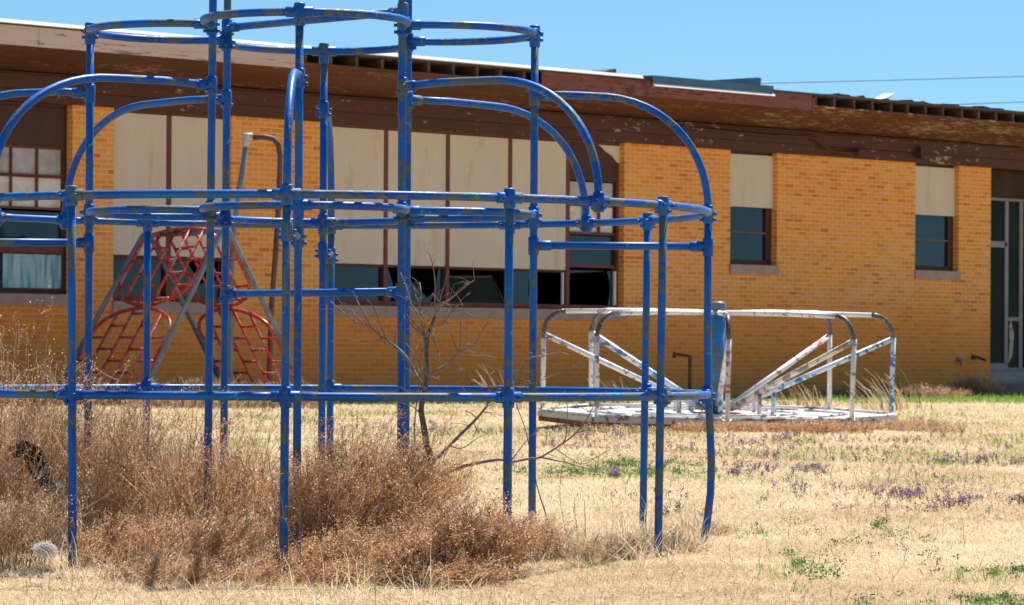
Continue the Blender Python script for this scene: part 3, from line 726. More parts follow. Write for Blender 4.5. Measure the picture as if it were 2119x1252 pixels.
# ------------------------------------------------------------------ bent pipe swing end-frame
SD = 44.2
sw = empty('swing_frame', 'tall narrow pipe frame with one grey leg and one bent rusty brown leg', 'swing frame', G(520, 845)); sw.location = P(520, 800, SD); sw.location.z = 0
so_ = Vector(sw.location)
def sp(x, y, d=SD): return P(x, y, d) - so_
foot = sp(476, 800); foot.z = -.1
MB().tube([sp(510, 290), sp(495, 390), sp(484, 470), sp(479, 560), foot], .033, 12).build('leg', M_greytube, sw)
foot = sp(555, 800, SD + .5); foot.z = -.1
MB().tube([sp(512, 285), sp(545, 283), sp(565, 287), sp(576, 300), sp(579, 325), sp(577, 400, SD + .2), sp(570, 520, SD + .3), sp(561, 640, SD + .4), foot], .033, 12).build('leg', M_browntube, sw)
m = MB(); m.tube([sp(503, 283), sp(523, 283)], .047, 12); m.tube([sp(509, 283), sp(508, 304)], .045, 12); m.build('elbow_fitting', M_fitting, sw)

# ------------------------------------------------------------------ merry-go-round
MD = 32.4; mc = P(1483, 800, MD); mc.z = 0
mgr = empty('merry_go_round', 'rusting white playground merry-go-round with peeling hoop rails and a blue centre post', 'merry-go-round', mc, 0)
mgr.rotation_euler = (R(1.5), R(.45), 0)
M_deck = worn_paint('dull_white_deck_paint', (.50, .48, .44), (.60, .58, .54), (.30, .15, .08), (.45, .42, .38), .60, .68, 4.0, .55)
MR = 1.60; DZ = .135
angs = [45 * k for k in range(8)]
def mp(a, r, z): return V3(r * math.cos(R(a)), r * math.sin(R(a)), z)
for k, a in enumerate(angs):
    m = MB(); e0, e1 = a + .5, a + 44.5
    inner = .22
    ring = [mp(e0, inner, DZ), mp(e0, MR, DZ), mp(e1, MR, DZ), mp(e1, inner, DZ)]
    m.prism([p - V3(0, 0, .045) for p in ring], (0, 0, .045)); 
    o = m.build('deck_panel', M_deck, mgr)
    m = MB(); m.tube([mp(e0 + 1, MR - .03, DZ + .012), mp(e1 - 1, MR - .03, DZ + .012)], .014, 6); m.tube([mp(e0 + 1.5, MR * .72, DZ + .010), mp(e1 - 1.5, MR * .72, DZ + .010)], .012, 6); m.tube([mp(e0 + 2, MR * .45, DZ + .008), mp(e1 - 2, MR * .45, DZ + .008)], .011, 6)
    m.build('deck_rib', M_rust if 'M_rust' in globals() else M_browntube, mgr)
M_rust = worn_paint('rusted_steel', (.17, .055, .022), (.26, .09, .035), (.08, .03, .018), (.6, .55, .5), .58, .64, 10.0, .75)
m = MB()
for a in angs:
    m.prism([mp(a, MR - .02, DZ - .09), mp(a + 45, MR - .03, DZ - .09), mp(a + 45, MR - .012, DZ - .09), mp(a, MR - .012, DZ - .09)], (0, 0, .044))
    m.cyl(mp(a, .1, DZ - .06), mp(a, MR - .05, DZ - .06), .03, 8)
m.build('deck_frame', M_rust, mgr)
M_rib = worn_paint('rust_spotted_white_paint', (.68, .68, .68), (.74, .74, .72), (.34, .18, .10), (.3, .16, .10), .575, .66, 9.0, .5)
for o in [c for c in mgr.children if c.name.startswith('deck_rib')]: o.data.materials[0] = M_rib
cols = [M_whiteblue, M_whitered, M_white, M_white, M_white, M_white, M_whitered, M_white]
cols2 = [M_whiteblue, M_whitered, M_whitecream, M_white, M_white, M_whiteblue, M_whitered, M_whitecream]
HZ = 1.025
for k, a in enumerate(angs):
    PRr = MR - .05; jit = V3(random.uniform(-.015, .015), random.uniform(-.015, .015), 0)
    zj = .83
    h = MB().tube([mp(a, PRr, DZ - .01) , mp(a, PRr, .5) + jit * .5, mp(a, PRr, zj) + jit], .022, 10).build('handrail_post', cols[k], mgr)
    pts = [mp(a, PRr, zj) + jit]
    for i in range(1, 9):
        t = math.pi / 2 * i / 8; pts.append(mp(a, PRr - .19 + .19 * math.cos(t), HZ - .19 + .19 * math.sin(t)))
    MB().tube(pts, .0225, 10).build('bend', M_bareSteel, mgr)
    MB().tube([mp(a, PRr - .19, HZ), mp(a, .8, HZ + .008), mp(a, .07, HZ + .004)], .0225, 10).build('handrail', M_white, mgr)
    MB().tube([mp(a, PRr - .01, zj - .015) + jit, mp(a, .12, .17)], .025, 10).build('brace', cols2[k], mgr)
    MB().tube([mp(a, .50, DZ - .01), mp(a, .50, .33)], .02, 8).build('brace_stub', [M_whiteblue, M_whitered, M_whitecream][k % 3], mgr)
m = MB(); m.tube([V3(0, 0, 0), V3(0, 0, .5), V3(0, 0, HZ - .01)], [.052, .060, .066], 16); m.build('centre_post', M_postblue, mgr)
m = MB(); m.tube([V3(0, 0, HZ - .012), V3(0, 0, HZ + .01), V3(0, 0, HZ + .075), V3(0, 0, HZ + .095), V3(0, 0, HZ + .105)], [.060, .068, .068, .058, .03], 20); m.build('cap', M_capgrey, mgr)
m = MB(); m.tube([V3(0, 0, DZ), V3(0, 0, .14), V3(0, 0, .15)], [.21, .21, .10], 20); m.build('hub', M_rust, mgr)

# ------------------------------------------------------------------ standpipe, power lines, litter
sd_ = 51.6; q = P(1427, 800, sd_); q.z = 0
sp_ = empty('standpipe', 'short brown water standpipe with a side tap in front of the brick wall', 'tap', q)
m = MB(); tp = P(1427, 735, sd_) - q; m.tube([V3(0, 0, -.1), V3(0, 0, tp.z * .5), V3(0, 0, tp.z)], .028, 10); m.build('pipe', M_pipe, sp_)
m = MB(); tl = P(1396, 733, sd_) - q; m.tube([V3(0, 0, tp.z - .01), tl], .022, 10); m.tube([tl + V3(0, 0, .03), tl + V3(-.01, 0, -.05)], .028, 8); m.build('tap', M_browntube, sp_)

def wire(pts, d, label):
    ps = [P(x, y, dd) for (x, y), dd in zip(pts, d)]
    o = MB().tube(ps, .010, 6).build('power_line', M_wire); tag(o, label, 'power line', 'overhead power lines beyond the school')
wire([(200, 172), (900, 182), (1400, 178), (1600, 172), (1850, 166), (2119, 158), (2600, 140), (3200, 112)], [100, 99, 98, 98, 97, 96, 95, 94], 'upper power line crossing the sky above the roof at right')
wire([(200, 235), (1200, 240), (1700, 226), (1900, 219), (2119, 211), (2600, 192), (3200, 163)], [100, 99, 98, 97, 96, 95, 94], 'lower power line just above the torn roof edge at far right')

# strip of torn rubber caught in the weeds
def strip():
    m = MB(); path = [(24, 940), (45, 928), (66, 940), (78, 966), (88, 985), (100, 1008), (118, 1002), (128, 1006)]
    wd = [20, 32, 42, 44, 36, 30, 20, 8]; vs = []; d = 12.05
    for i, ((x, y), w_) in enumerate(zip(path, wd)):
        tx = path[min(i+1, 7)][0] - path[max(i-1, 0)][0]; ty = path[min(i+1, 7)][1] - path[max(i-1, 0)][1]; l = math.hypot(tx, ty)
        nx, ny = -ty / l, tx / l
        a = P(x + nx * w_ * .5, y + ny * w_ * .5, d + .02 * math.sin(i)); b = P(x - nx * w_ * .5, y - ny * w_ * .5, d + .05 + .02 * math.cos(i * 2))
        vs += [a, b, b + V3(0, .014, .003), a + V3(0, .014, .003)]
    fs = [(0, 1, 2, 3), (28, 31, 30, 29)]
    for i in range(7):
        o = i * 4
        for k in range(4): fs.append((o + k, o + 4 + k, o + 4 + (k + 1) % 4, o + (k + 1) % 4))
    m.add(vs, fs); o = m.build('rubber_strip', M_black); tag(o, 'torn curved strip of black rubber caught in the tall dry weeds', 'litter')
strip()
def fluff():
    q = P(92, 1136, 10.72); m = MB(); n = 60
    c = np.array(q) + rng.normal(size=(900, 3)) * np.array([.011, .008, .007]); u = rng.normal(size=(900, 3)); u /= np.linalg.norm(u, axis=1, keepdims=True)
    S = np.stack([c - u * .012, c + rng.normal(size=(900, 3)) * .003, c + u * .012], 1); rad = np.full((900, 3), .0007)
    v, f, a = strands(S, rad, rng.random(900)); o = np_mesh('fluff_wad', v, [f], M_fluff); tag(o, 'small wad of white fluff lying at the foot of the dry weeds', 'litter')
fluff()

# ------------------------------------------------------------------ grass (stuff)
def blades(C, hgt, wid, lean, tint, seg=2):
    """C (N,3) roots; curved flat blades"""
    N_ = len(C); az = rng.random(N_) * 2 * math.pi; d = np.stack([np.cos(az), np.sin(az), np.zeros(N_)], 1)
    wz = az + rng.normal(size=N_) * .6 + math.pi / 2; wd = np.stack([np.cos(wz), np.sin(wz), rng.normal(size=N_) * .3], 1) * wid[:, None] * .5
    up = np.array([[0, 0, 1.]]); el = np.clip(lean, .03, 1.45)
    mid = C + hgt[:, None] * .55 * (d * np.cos(el)[:, None] + up * np.sin(el)[:, None])
    e2 = el - rng.random(N_) * .9
    tip = mid + hgt[:, None] * .5 * (d * np.cos(e2)[:, None] + up * np.sin(e2)[:, None]); tip[:, 2] = np.maximum(tip[:, 2], C[:, 2] + .003)
    V = np.stack([C - wd, C + wd, mid + wd * .8, mid - wd * .8, tip], 1)
    i = np.arange(N_ * 5).reshape(N_, 5)
    return V.reshape(-1, 3), [i[:, [0, 1, 2, 3]], i[:, [3, 2, 4]]], np.repeat(tint, 5)
def field(n, d0, d1, marg=1.25, bias=1.0):
    d = d0 + (d1 - d0) * rng.random(n) ** bias; x = (rng.random(n) * 2 - 1) * d * (1059.5 / F) * marg + (d * .0)
    return np.stack([x, d, gz(x, d)], 1)
def patchy(C, s, seed):
    x, y = C[:, 0] * s, C[:, 1] * s
    r = np.random.default_rng(seed); v = np.zeros(len(C))
    for k in range(7):
        a = r.random() * 6.28; f_ = .6 + 1.9 * r.random(); v += np.sin((x * np.cos(a) + y * np.sin(a)) * f_ + r.random() * 6.28)
    return v / 3.0
soil = G(1215, 988)
def not_soil(C): return ((C[:, 0] - soil.x) * 1.9) ** 2 + ((C[:, 1] - soil.y) * 1.5) ** 2 > .45 + .2 * patchy(C, 5, 3)
wallside = lambda C: (C[:, 0] * cu - (C[:, 1] - W0) * su)      # distance in front of the wall
def thatch(C):
    """0..1: where the turf is thin, greyish and broken (lower right and round the legs)"""
    return np.clip(.5 + .5 * patchy(C, .9, 31) + .25 * patchy(C, 3.1, 32), 0, 1)
def grass():
    vs, f4, f3, at = [], [], [], []; o = 0
    for n, d0, d1, h0, wd, bias in ((330000, 9.0, 13.5, .020, .0016, .9), (300000, 13.5, 22, .024, .0026, .9), (190000, 22, 36, .032, .0046, .9), (110000, 36, 60, .045, .0085, .9)):
        C = field(n, d0, d1, 1.2, bias); C = C[not_soil(C) & (wallside(C) > .05)]; N_ = len(C)
        th_ = thatch(C); keep = rng.random(N_) > .85 * np.clip(th_ - .5, 0, 1) * 2; C = C[keep]; th_ = th_[keep]; N_ = len(C)
        q = patchy(C, 6.1, 8); p = patchy(C, 2.3, 5)
        h = h0 * (.5 + 1.0 * rng.random(N_)) * (1 + .45 * np.clip(p, -1, 1)); le = np.abs(rng.normal(size=N_) * .5 + .12)
        t = np.clip(.66 + .12 * q + .06 * p - .95 * np.clip(th_ - .42, 0, 1) + rng.normal(size=N_) * .28, 0, 1)
        v, (a4, a3), a = blades(C, h, np.full(N_, wd), le, t)
        vs.append(v); f4.append(a4 + o); f3.append(a3 + o); at.append(a); o += len(v)
    # tufts: tussocky clumps that stand a little proud of the lawn
    for n, d0, d1, k, hh, wd in ((700, 9.2, 15, 36, .032, .0019), (900, 15, 28, 24, .040, .0032), (900, 28, 52, 14, .060, .0065)):
        T = field(n * 2, d0, d1, 1.15); T = T[not_soil(T) & (wallside(T) > .3)]; T = T[patchy(T, 1.7, 12) + rng.normal(size=len(T)) * .5 > .1][:n]
        r_ = .012 + .03 * rng.random(len(T)); C = np.repeat(T, k, 0); rr = np.repeat(r_, k); N_ = len(C)
        sc = max(1, d0 / 11)
        C[:, :2] += rng.normal(size=(N_, 2)) * rr[:, None] * sc; tt = np.repeat(rng.normal(size=len(T)) * .16, k)
        v, (a4, a3), a = blades(C, hh * (.4 + .9 * rng.random(N_)), np.full(N_, wd), np.abs(rng.normal(size=N_) * .5 + .45), np.clip(.68 + tt + rng.normal(size=N_) * .22, 0, 1))
        vs.append(v); f4.append(a4 + o); f3.append(a3 + o); at.append(a); o += len(v)
    B = field(26000, 9.2, 32, 1.15, .8); B = B[rng.random(len(B)) < .15 + .85 * thatch(B) ** 2]; B[:, 2] += .004 + .012 * rng.random(len(B)); sc = np.maximum(1, B[:, 1] / 13)
    v, f_, a = flakes(B, .0036 * sc * (.5 + rng.random(len(B))), rng.random(len(B)) * .22); vs.append(v); f3.append(f_ + o); at.append(a); o += len(v)
    ob = np_mesh('dry_grass', np.concatenate(vs), [np.concatenate(f4), np.concatenate(f3)], M_straw, np.concatenate(at)); tag(ob, 'short bleached dry grass covering the playground', 'grass', kind='stuff')
grass()

def scatter_px(zones, cpn=5.0):
    """zones: (x0, x1, y0, y1, n): points on the ground seen in these windows, gathered in small clumps"""
    pts = []
    for x0, x1, y0, y1, n in zones:
        cl = [(random.triangular(x0, x1), random.triangular(y0, y1)) for _ in range(max(3, int(n / cpn)))]
        for _ in range(n):
            c = random.choice(cl); g = G(c[0] + random.gauss(0, (x1 - x0) * .035), c[1] + random.gauss(0, max(1.2, (y1 - y0) * .05))); pts.append((g.x, g.y, 0))
    C = np.array(pts); C[:, 2] = gz(C[:, 0], C[:, 1]); return C
# taller straw along the front of the weeds and round the posts
def tall_straw():
    Z = [(-120, 620, 1160, 1245, 270), (100, 500, 1130, 1200, 330), (120, 600, 1160, 1205, 200), (560, 620, 1120, 1170, 60), (100, 180, 1150, 1200, 70), (560, 1080, 1175, 1245, 300), (1040, 1240, 1110, 1190, 240),
         (1180, 1460, 1080, 1185, 1100), (1380, 1520, 1100, 1160, 260), (640, 1050, 960, 1060, 200), (1100, 1330, 1000, 1090, 60),
         (1500, 2200, 1000, 1250, 260), (1300, 2200, 930, 1050, 220), (1450, 1900, 880, 905, 200)]
    C = scatter_px(Z); N_ = len(C); sc = C[:, 1] / 12
    h = (.05 + .10 * rng.random(N_) ** 1.6) * np.where(C[:, 1] > 14, .7, 1); v, (a4, a3), a = blades(C, h * 1.4, .0019 * np.maximum(1, sc), np.abs(rng.normal(size=N_) * .5 + .62), np.clip(.62 + rng.normal(size=N_) * .28, 0, 1))
    ob = np_mesh('tall_straw', v, [a4, a3], M_straw, a); tag(ob, 'longer pale straw blades fringing the weeds and the blue posts', 'grass', kind='stuff')
tall_straw()
def green():
    Z = [(1060, 1500, 945, 1005, 420), (640, 1080, 940, 1000, 140), (1180, 1420, 1090, 1175, 230), (1570, 2119, 1080, 1130, 110), (1560, 1720, 1140, 1190, 130), (1880, 2180, 1165, 1195, 130),
         (1960, 2180, 1195, 1240, 130), (1600, 1700, 905, 930, 80), (1880, 2050, 945, 975, 90), (1500, 1600, 1090, 1130, 60), (560, 1000, 1170, 1215, 120), (560, 660, 1030, 1120, 20), (1520, 1750, 930, 960, 90), (1420, 1800, 1040, 1240, 160)]
    C = scatter_px(Z); n2 = 11000; Cf = field(n2 * 3, 9.5, 40, 1.15); Cf = Cf[patchy(Cf, 1.3, 21) + rng.normal(size=len(Cf)) * .35 > .45][:n2]
    # damp strip along the foot of the wall
    n3 = 60000; t = rng.uniform(-9, 16, n3); o_ = rng.gamma(2.6, 1.0, n3) * 1.05 + .1; Cw = np.stack([t * su + o_ * cu, W0 + t * cu - o_ * su, np.zeros(n3)], 1)
    Cw = Cw[(rng.random(len(Cw)) < np.clip((t - 1.0) / 6, .06, 1))]
    C = np.concatenate([C, Cf, Cw]); N_ = len(C); sc = np.maximum(1, C[:, 1] / 14)
    v, (a4, a3), a = blades(C, (.025 + .04 * rng.random(N_)) * sc ** .6, .0030 * sc, np.abs(rng.normal(size=N_) * .35 + .7), rng.random(N_))
    ob = np_mesh('green_grass', v, [a4, a3], M_green, a); tag(ob, 'fresh green grass shoots in patches and along the foot of the school wall', 'grass', kind='stuff')
    Z = [(1040, 1500, 950, 1000, 170), (1180, 1330, 950, 978, 60), (1330, 1420, 958, 995, 36), (640, 1080, 950, 1000, 60), (1800, 1870, 1083, 1096, 26), (1990, 2180, 1165, 1192, 60), (1980, 2180, 1200, 1240, 70), (1600, 1700, 1145, 1190, 16), (1030, 1100, 940, 985, 24), (1400, 2119, 1060, 1245, 110), (640, 1050, 960, 1000, 14)]
    C = scatter_px(Z); k = 12; C = np.repeat(C, k, 0); N_ = len(C); sc = np.maximum(1, C[:, 1] / 14)
    C = C + rng.normal(size=(N_, 3)) * np.array([.013, .013, 0]) * sc[:, None]; C[:, 2] = gz(C[:, 0], C[:, 1]) + np.abs(rng.normal(size=N_)) * .010 * sc + .006
    v, f, a = flakes(C, .0042 * sc * (.6 + .8 * rng.random(N_)), rng.random(N_)); ob = np_mesh('clover', v, [f], M_clover, a); tag(ob, 'low dark green leafy clover patches in the dry grass', 'ground cover', kind='stuff')
green()
def flowers():
    Z = [(1500, 1580, 965, 1000, 46), (1620, 1760, 965, 1000, 46), (1570, 1600, 975, 995, 18), (1830, 1910, 1020, 1045, 50), (1900, 2030, 1040, 1056, 40), (1805, 1830, 1030, 1045, 8), (2080, 2150, 1035, 1055, 30),
         (1880, 2180, 940, 975, 100), (1230, 1310, 980, 1002, 36), (1370, 1420, 1050, 1070, 18), (1430, 1480, 1055, 1070, 10), (1590, 1660, 895, 925, 24), (640, 1050, 870, 915, 130), (400, 650, 850, 900, 60), (1080, 1300, 890, 940, 60), (1330, 1700, 900, 960, 80), (1700, 2119, 990, 1070, 60), (2020, 2119, 925, 935, 10), (1380, 2119, 1080, 1200, 14), (1250, 1480, 1000, 1060, 14), (1500, 1750, 990, 1040, 36), (1300, 2119, 880, 990, 240), (1080, 1400, 880, 960, 70), (1600, 2119, 960, 1080, 90)]
    C = scatter_px(Z, 2.2); N_ = len(C); sc = np.maximum(1, C[:, 1] / 15) ** .7; H = (.016 + .026 * rng.random(N_)) * sc
    tip = C + rng.normal(size=(N_, 3)) * np.array([.010, .010, 0]); tip[:, 2] = C[:, 2] + H
    v1 = strands(np.stack([C, (C + tip) / 2, tip], 1), np.full((N_, 3), .0010), np.full(N_, .3))
    k = 5; Cl = np.repeat(tip, k, 0); Cl = Cl + rng.normal(size=Cl.shape) * np.array([.007, .007, .004]); Cl[:, 2] -= np.repeat(H, k) * rng.random(len(Cl)) * .5
    v2 = flakes(Cl, np.repeat(.0048 * sc, k), rng.random(len(Cl)) * .36)
    k = 5; Cp = np.repeat(tip, k, 0) + rng.normal(size=(N_ * k, 3)) * np.array([.006, .006, .004]); keep = np.repeat(rng.random(N_) < .6, k); Cp = Cp[keep]; Cp[:, 2] += .003
    v3 = flakes(Cp, .0045 * np.repeat(sc, k)[keep], .42 + .58 * rng.random(len(Cp)))
    v, f, a = merge([v1, v2, v3]); ob = np_mesh('purple_wildflowers', v, f, M_flower, a); tag(ob, 'small purple wildflowers with dark leaves dotted through the dry grass', 'flowers', kind='stuff')
flowers()

# ------------------------------------------------------------------ dry weeds
def weed(name, label, x, d, H, spread, n, lean=(0, 0), tw=7, mt=None, curl=.25, seeds=5, thick=.0011, cat='plant', group=None, hvar=.35, seed_size=.0033, depth=None, tlen=.44):
    root = P(x, 900, d); root.z = float(gz(root.x, root.y))
    depth = depth or spread
    th = rng.random(n) * 2 * math.pi; rr = np.sqrt(rng.random(n)); C = np.stack([np.cos(th) * rr * spread, np.sin(th) * rr * depth, np.full(n, -.01)], 1)
    h = H * (1 - hvar * rng.random(n)) * (1 - .45 * rr ** 2); outd = np.stack([np.cos(th), np.sin(th)], 1) * (rr * .35)[:, None]
    K = 6; s = np.linspace(0, 1, K)[None, :, None]
    drift = np.zeros((n, 1, 3)); drift[:, 0, 0] = lean[0] + outd[:, 0] + rng.normal(size=n) * curl; drift[:, 0, 1] = lean[1] + outd[:, 1] + rng.normal(size=n) * curl
    S = C[:, None, :] + s * np.array([[[0, 0, 1.]]]) * h[:, None, None] + (s ** 1.7) * drift * h[:, None, None]
    S = S + np.cumsum(rng.normal(size=(n, K, 3)) * .012 * (H / .5), axis=1) * s; S[:, :, 2] = np.maximum(S[:, :, 2], -.01)
    parts = [strands(S, np.linspace(thick * 1.25, thick * .6, K)[None, :].repeat(n, 0), np.where(rng.random(n) < .24, 1.0, np.clip(.40 + rng.normal(size=n) * .27, 0, 1)))]
    # side twigs
    if tw:
        ii = np.repeat(np.arange(n), tw); f_ = .25 + .75 * rng.random(n * tw) ** .8; kk = np.minimum((f_ * (K - 1)).astype(int), K - 2); fr = f_ * (K - 1) - kk
        st = S[ii, kk] * (1 - fr)[:, None] + S[ii, kk + 1] * fr[:, None]
        dr = rng.normal(size=(n * tw, 3)); dr[:, 2] = np.abs(dr[:, 2]) * .9 + .55; dr[:, 0] += lean[0] * 1.6; dr[:, 1] += lean[1]; dr /= np.linalg.norm(dr, axis=1, keepdims=True)
        ln = (H * tlen) * (1.15 - f_) * (.4 + .9 * rng.random(n * tw))
        p1 = st + dr * (ln * .5)[:, None] + rng.normal(size=st.shape) * .004; p2 = st + dr * ln[:, None] + rng.normal(size=st.shape) * .008; p2[:, 2] += ln * .12
        parts.append(strands(np.stack([st, p1, p2], 1), np.array([[1.0, .8, .5]]).repeat(len(st), 0) * thick * .8, np.where(rng.random(len(st)) < .15, 1.0, np.clip(.45 + rng.normal(size=len(st)) * .28, 0, 1))))
        tips = np.concatenate([p2, p1, S[:, -1]])
    else: tips = S[:, -1]
    o = empty(name, label, cat, root, 0, group)
    v, f, a = merge(parts); np_mesh('stems', v, f, mt or M_weed, a, o)
    if seeds:
        Cs = np.repeat(tips, seeds, 0); Cs = Cs + rng.normal(size=Cs.shape) * .009 * (seed_size / .004); Cs[:, 2] = np.maximum(Cs[:, 2], .01)
        v, f, a = flakes(Cs, seed_size * (.5 + .8 * rng.random(len(Cs))), np.clip(.55 + rng.normal(size=len(Cs)) * .28, 0, 1)); np_mesh('seed_heads', v, [f], mt or M_weed, a, o)
    return o
GW = 'dry weeds growing through the climbing frame'
weed('tall_weed_clump', 'tallest thin brown weeds at the left edge, rising above the lower blue rail', 20, 12.3, .78, .30, 250, (.03, 0), 9, M_weed, .12, 3, group=GW, hvar=.5)
weed('tall_weed_clump', 'wispy brown weeds behind the leftmost blue post of the climbing frame', 175, 12.6, .64, .27, 210, (.02, 0), 9, M_weed, .14, 3, group=GW, hvar=.5)
weed('tall_weed_clump', 'loose brown weeds between the second and third blue posts from the left', 330, 12.4, .58, .24, 200, (.05, 0), 9, M_weed, .16, 3, group=GW, hvar=.5)
weed('tall_weed_clump', 'thin brown weeds around the paired tower posts left of centre', 480, 12.2, .48, .20, 130, (.05, 0), 9, M_weedred, .2, 3, group=GW, hvar=.5)
weed('weed_bush', 'dense russet weed bush leaning right behind the centre front post', 725, 11.72, .48, .24, 480, (.28, 0), 12, M_weedred, .16, 4, group=GW, hvar=.45, depth=.3)
weed('weed_bush', 'low rounded russet weed bush left of the tall right front post', 950, 11.05, .25, .17, 320, (.15, 0), 11, M_weedred, .28, 5, group=GW, hvar=.4)
weed('weed_bush', 'flattened dark brown weed mat between the two left front posts', 375, 11.42, .22, .21, 300, (.7, -.1), 10, M_weedred, .35, 3, group=GW, hvar=.5, depth=.30)
weed('weed_bush', 'small flattened russet weed just right of the leftmost blue post', 222, 11.45, .20, .11, 130, (.5, 0), 9, M_weedred, .35, 3, group=GW, hvar=.5, depth=.25)
weed('weed_bush', 'tangled brown weed mat lying just right of the centre front post', 705, 11.1, .19, .15, 260, (.5, -.1), 10, M_weedred, .4, 3, group=GW, hvar=.5, depth=.22)
weed('weed_bush', 'spiky brown weeds at the lower left corner below the rubber strip', 15, 11.35, .30, .15, 130, (.3, 0), 9, M_weed, .3, 3, group=GW, hvar=.5)
weed('weed_bush', 'brown weed mat spreading below the dense russet bush', 850, 11.0, .19, .18, 240, (.45, -.1), 10, M_weedred, .35, 4, group=GW, hvar=.5, depth=.2)
for lab_, x_, n_ in (('low russet weed fringe in front of the left half of the flattened mat', 300, 110), ('low russet weed fringe left of the centre front post foot', 480, 110), ('low dark weed fringe in front of the dense russet bush', 690, 130), ('low russet weed fringe in front of the rounded right bush', 930, 130)):
    weed('weed_bush', lab_, x_, 10.78, .11, .15, n_, (.7, -.1), 7, M_weedred, .45, 2, group=GW, hvar=.5, depth=.14)
weed('weed_bush', 'small grey brown weed at the foot of the right tower post', 1095, 11.5, .17, .10, 120, (.1, 0), 8, M_weed, .35, 4, group=GW)
weed('weed_bush', 'small dark dry weed tuft just left of the lower right front post', 1290, 11.75, .09, .08, 90, (-.5, -.2), 4, M_weed, .4, 1, group=GW)
weed('straw_tuft', 'curly straw tuft round the foot of the right front post', 1375, 12.1, .10, .12, 300, (-.1, -.1), 1, M_straw, .75, 0, thick=.0013, group=GW, hvar=.7)
weed('straw_tuft', 'curly straw tuft between the weeds and the right front post', 1225, 11.55, .10, .13, 330, (0, -.1), 1, M_straw, .75, 0, thick=.0013, group=GW, hvar=.7)
weed('straw_tuft', 'curly straw tuft at the foot of the bent right-hand post', 1450, 12.95, .09, .10, 200, (0, -.1), 1, M_straw, .75, 0, thick=.0013, group=GW, hvar=.7)
GM = 'dry weeds round the merry-go-round'
weed('deck_weeds', 'russet weeds along the right front edge of the merry-go-round deck', 1690, 30.55, .13, .5, 230, (0, 0), 6, M_weedred, .35, 2, thick=.0022, group=GM, seed_size=.006, depth=.25)
weed('deck_weeds', 'russet weeds along the front of the merry-go-round below its centre post', 1500, 30.45, .10, .45, 170, (0, 0), 6, M_weedred, .35, 2, thick=.0022, group=GM, seed_size=.006, depth=.25)
weed('deck_weeds', 'brown weeds under the left front edge of the merry-go-round deck', 1270, 30.75, .075, .5, 150, (0, 0), 5, M_weed, .35, 2, thick=.0022, group=GM, seed_size=.006, depth=.25)
weed('deck_weeds', 'pale dry weeds beside the right end of the merry-go-round deck', 1900, 31.6, .15, .42, 220, (-.1, 0), 5, M_weed, .35, 2, thick=.002, group=GM, seed_size=.005, depth=.4)
GS = 'tall dry grass stalks by the school wall'
weed('stalk_tuft', 'tall straw stalks leaning left behind the right end of the merry-go-round', 1860, 44, .62, .45, 46, (-.55, 0), 0, M_straw, .12, 0, thick=.0045, group=GS, hvar=.6)
weed('stalk_tuft', 'straw stalks behind the centre of the merry-go-round', 1660, 45, .42, .32, 60, (-.45, 0), 0, M_straw, .15, 0, thick=.004, group=GS, hvar=.6)
weed('stalk_tuft', 'straw stalks leaning left behind the left end of the merry-go-round', 1280, 44, .46, .32, 60, (-.5, 0), 0, M_straw, .15, 0, thick=.004, group=GS, hvar=.6)
weed('stalk_tuft', 'straw stalks by the wall between the sapling and the merry-go-round', 1040, 43, .55, .35, 36, (-.45, 0), 0, M_straw, .15, 0, thick=.004, group=GS, hvar=.6)
weed('stalk_tuft', 'pale dry grass clump under the red lattice panels by the wall', 420, 41.5, .42, .9, 420, (.05, 0), 3, M_straw, .25, 0, thick=.004, group=GS, hvar=.6, depth=.5)
weed('stalk_tuft', 'pale dry grass clump at the right foot of the red lattice frame', 600, 41.5, .38, .5, 260, (.05, 0), 3, M_straw, .25, 0, thick=.004, group=GS, hvar=.6, depth=.5)
weed('wall_bush', 'dry brown bush at the foot of the wall corner beside the entrance step', 2020, 56.0, .42, .30, 300, (0, 0), 6, M_weed, .35, 1, thick=.003, seed_size=.006, depth=.3)
weed('wall_bush', 'low dry weeds along the foot of the wall below the narrow windows', 1830, 54.0, .26, 1.3, 420, (0, 0), 6, M_weed, .3, 1, thick=.003, seed_size=.008, depth=.5)

# ------------------------------------------------------------------ leafless sapling inside the frame
SPD = 11.9
sap = empty('sapling', 'leafless grey sapling with spreading bare branches inside the blue climbing frame', 'tree', P(879, 1100, SPD)); sap.location.z = 0
s0_ = Vector(sap.location)
def bpath(pts, dd=0.0, wob=.012):
    out_ = []; n = len(pts); rnd = random.Random(len(pts) * 31 + int(pts[0][0]))
    for i, (x, y) in enumerate(pts): out_.append(P(x, y, SPD + dd * i / max(1, n - 1) + rnd.uniform(-wob, wob)) - s0_)
    return out_
def smooth(pts, k=3):
    o = []
    for i in range(len(pts) - 1):
        p0, p1, p2, p3 = pts[max(i-1, 0)], pts[i], pts[i+1], pts[min(i+2, len(pts)-1)]
        for j in range(k):
            t = j / k; o.append(.5 * ((2*p1) + (p2 - p0)*t + (2*p0 - 5*p1 + 4*p2 - p3)*t*t + (3*p1 - p0 - 3*p2 + p3)*t**3))
    o.append(pts[-1]); return o
tr = smooth(bpath([(876, 1150), (878, 1075), (884, 1010), (889, 960), (889, 940), (882, 918), (876, 880), (871, 850), (873, 832), (880, 800), (882.7, 779), (882.7, 744), (883.4, 700), (888, 682), (894, 669), (900, 653)], .02, .004))
nn = len(tr); MB().tube(tr, [.0138 - .0092 * i / nn for i in range(nn)], 9).build('trunk', M_bark, sap)
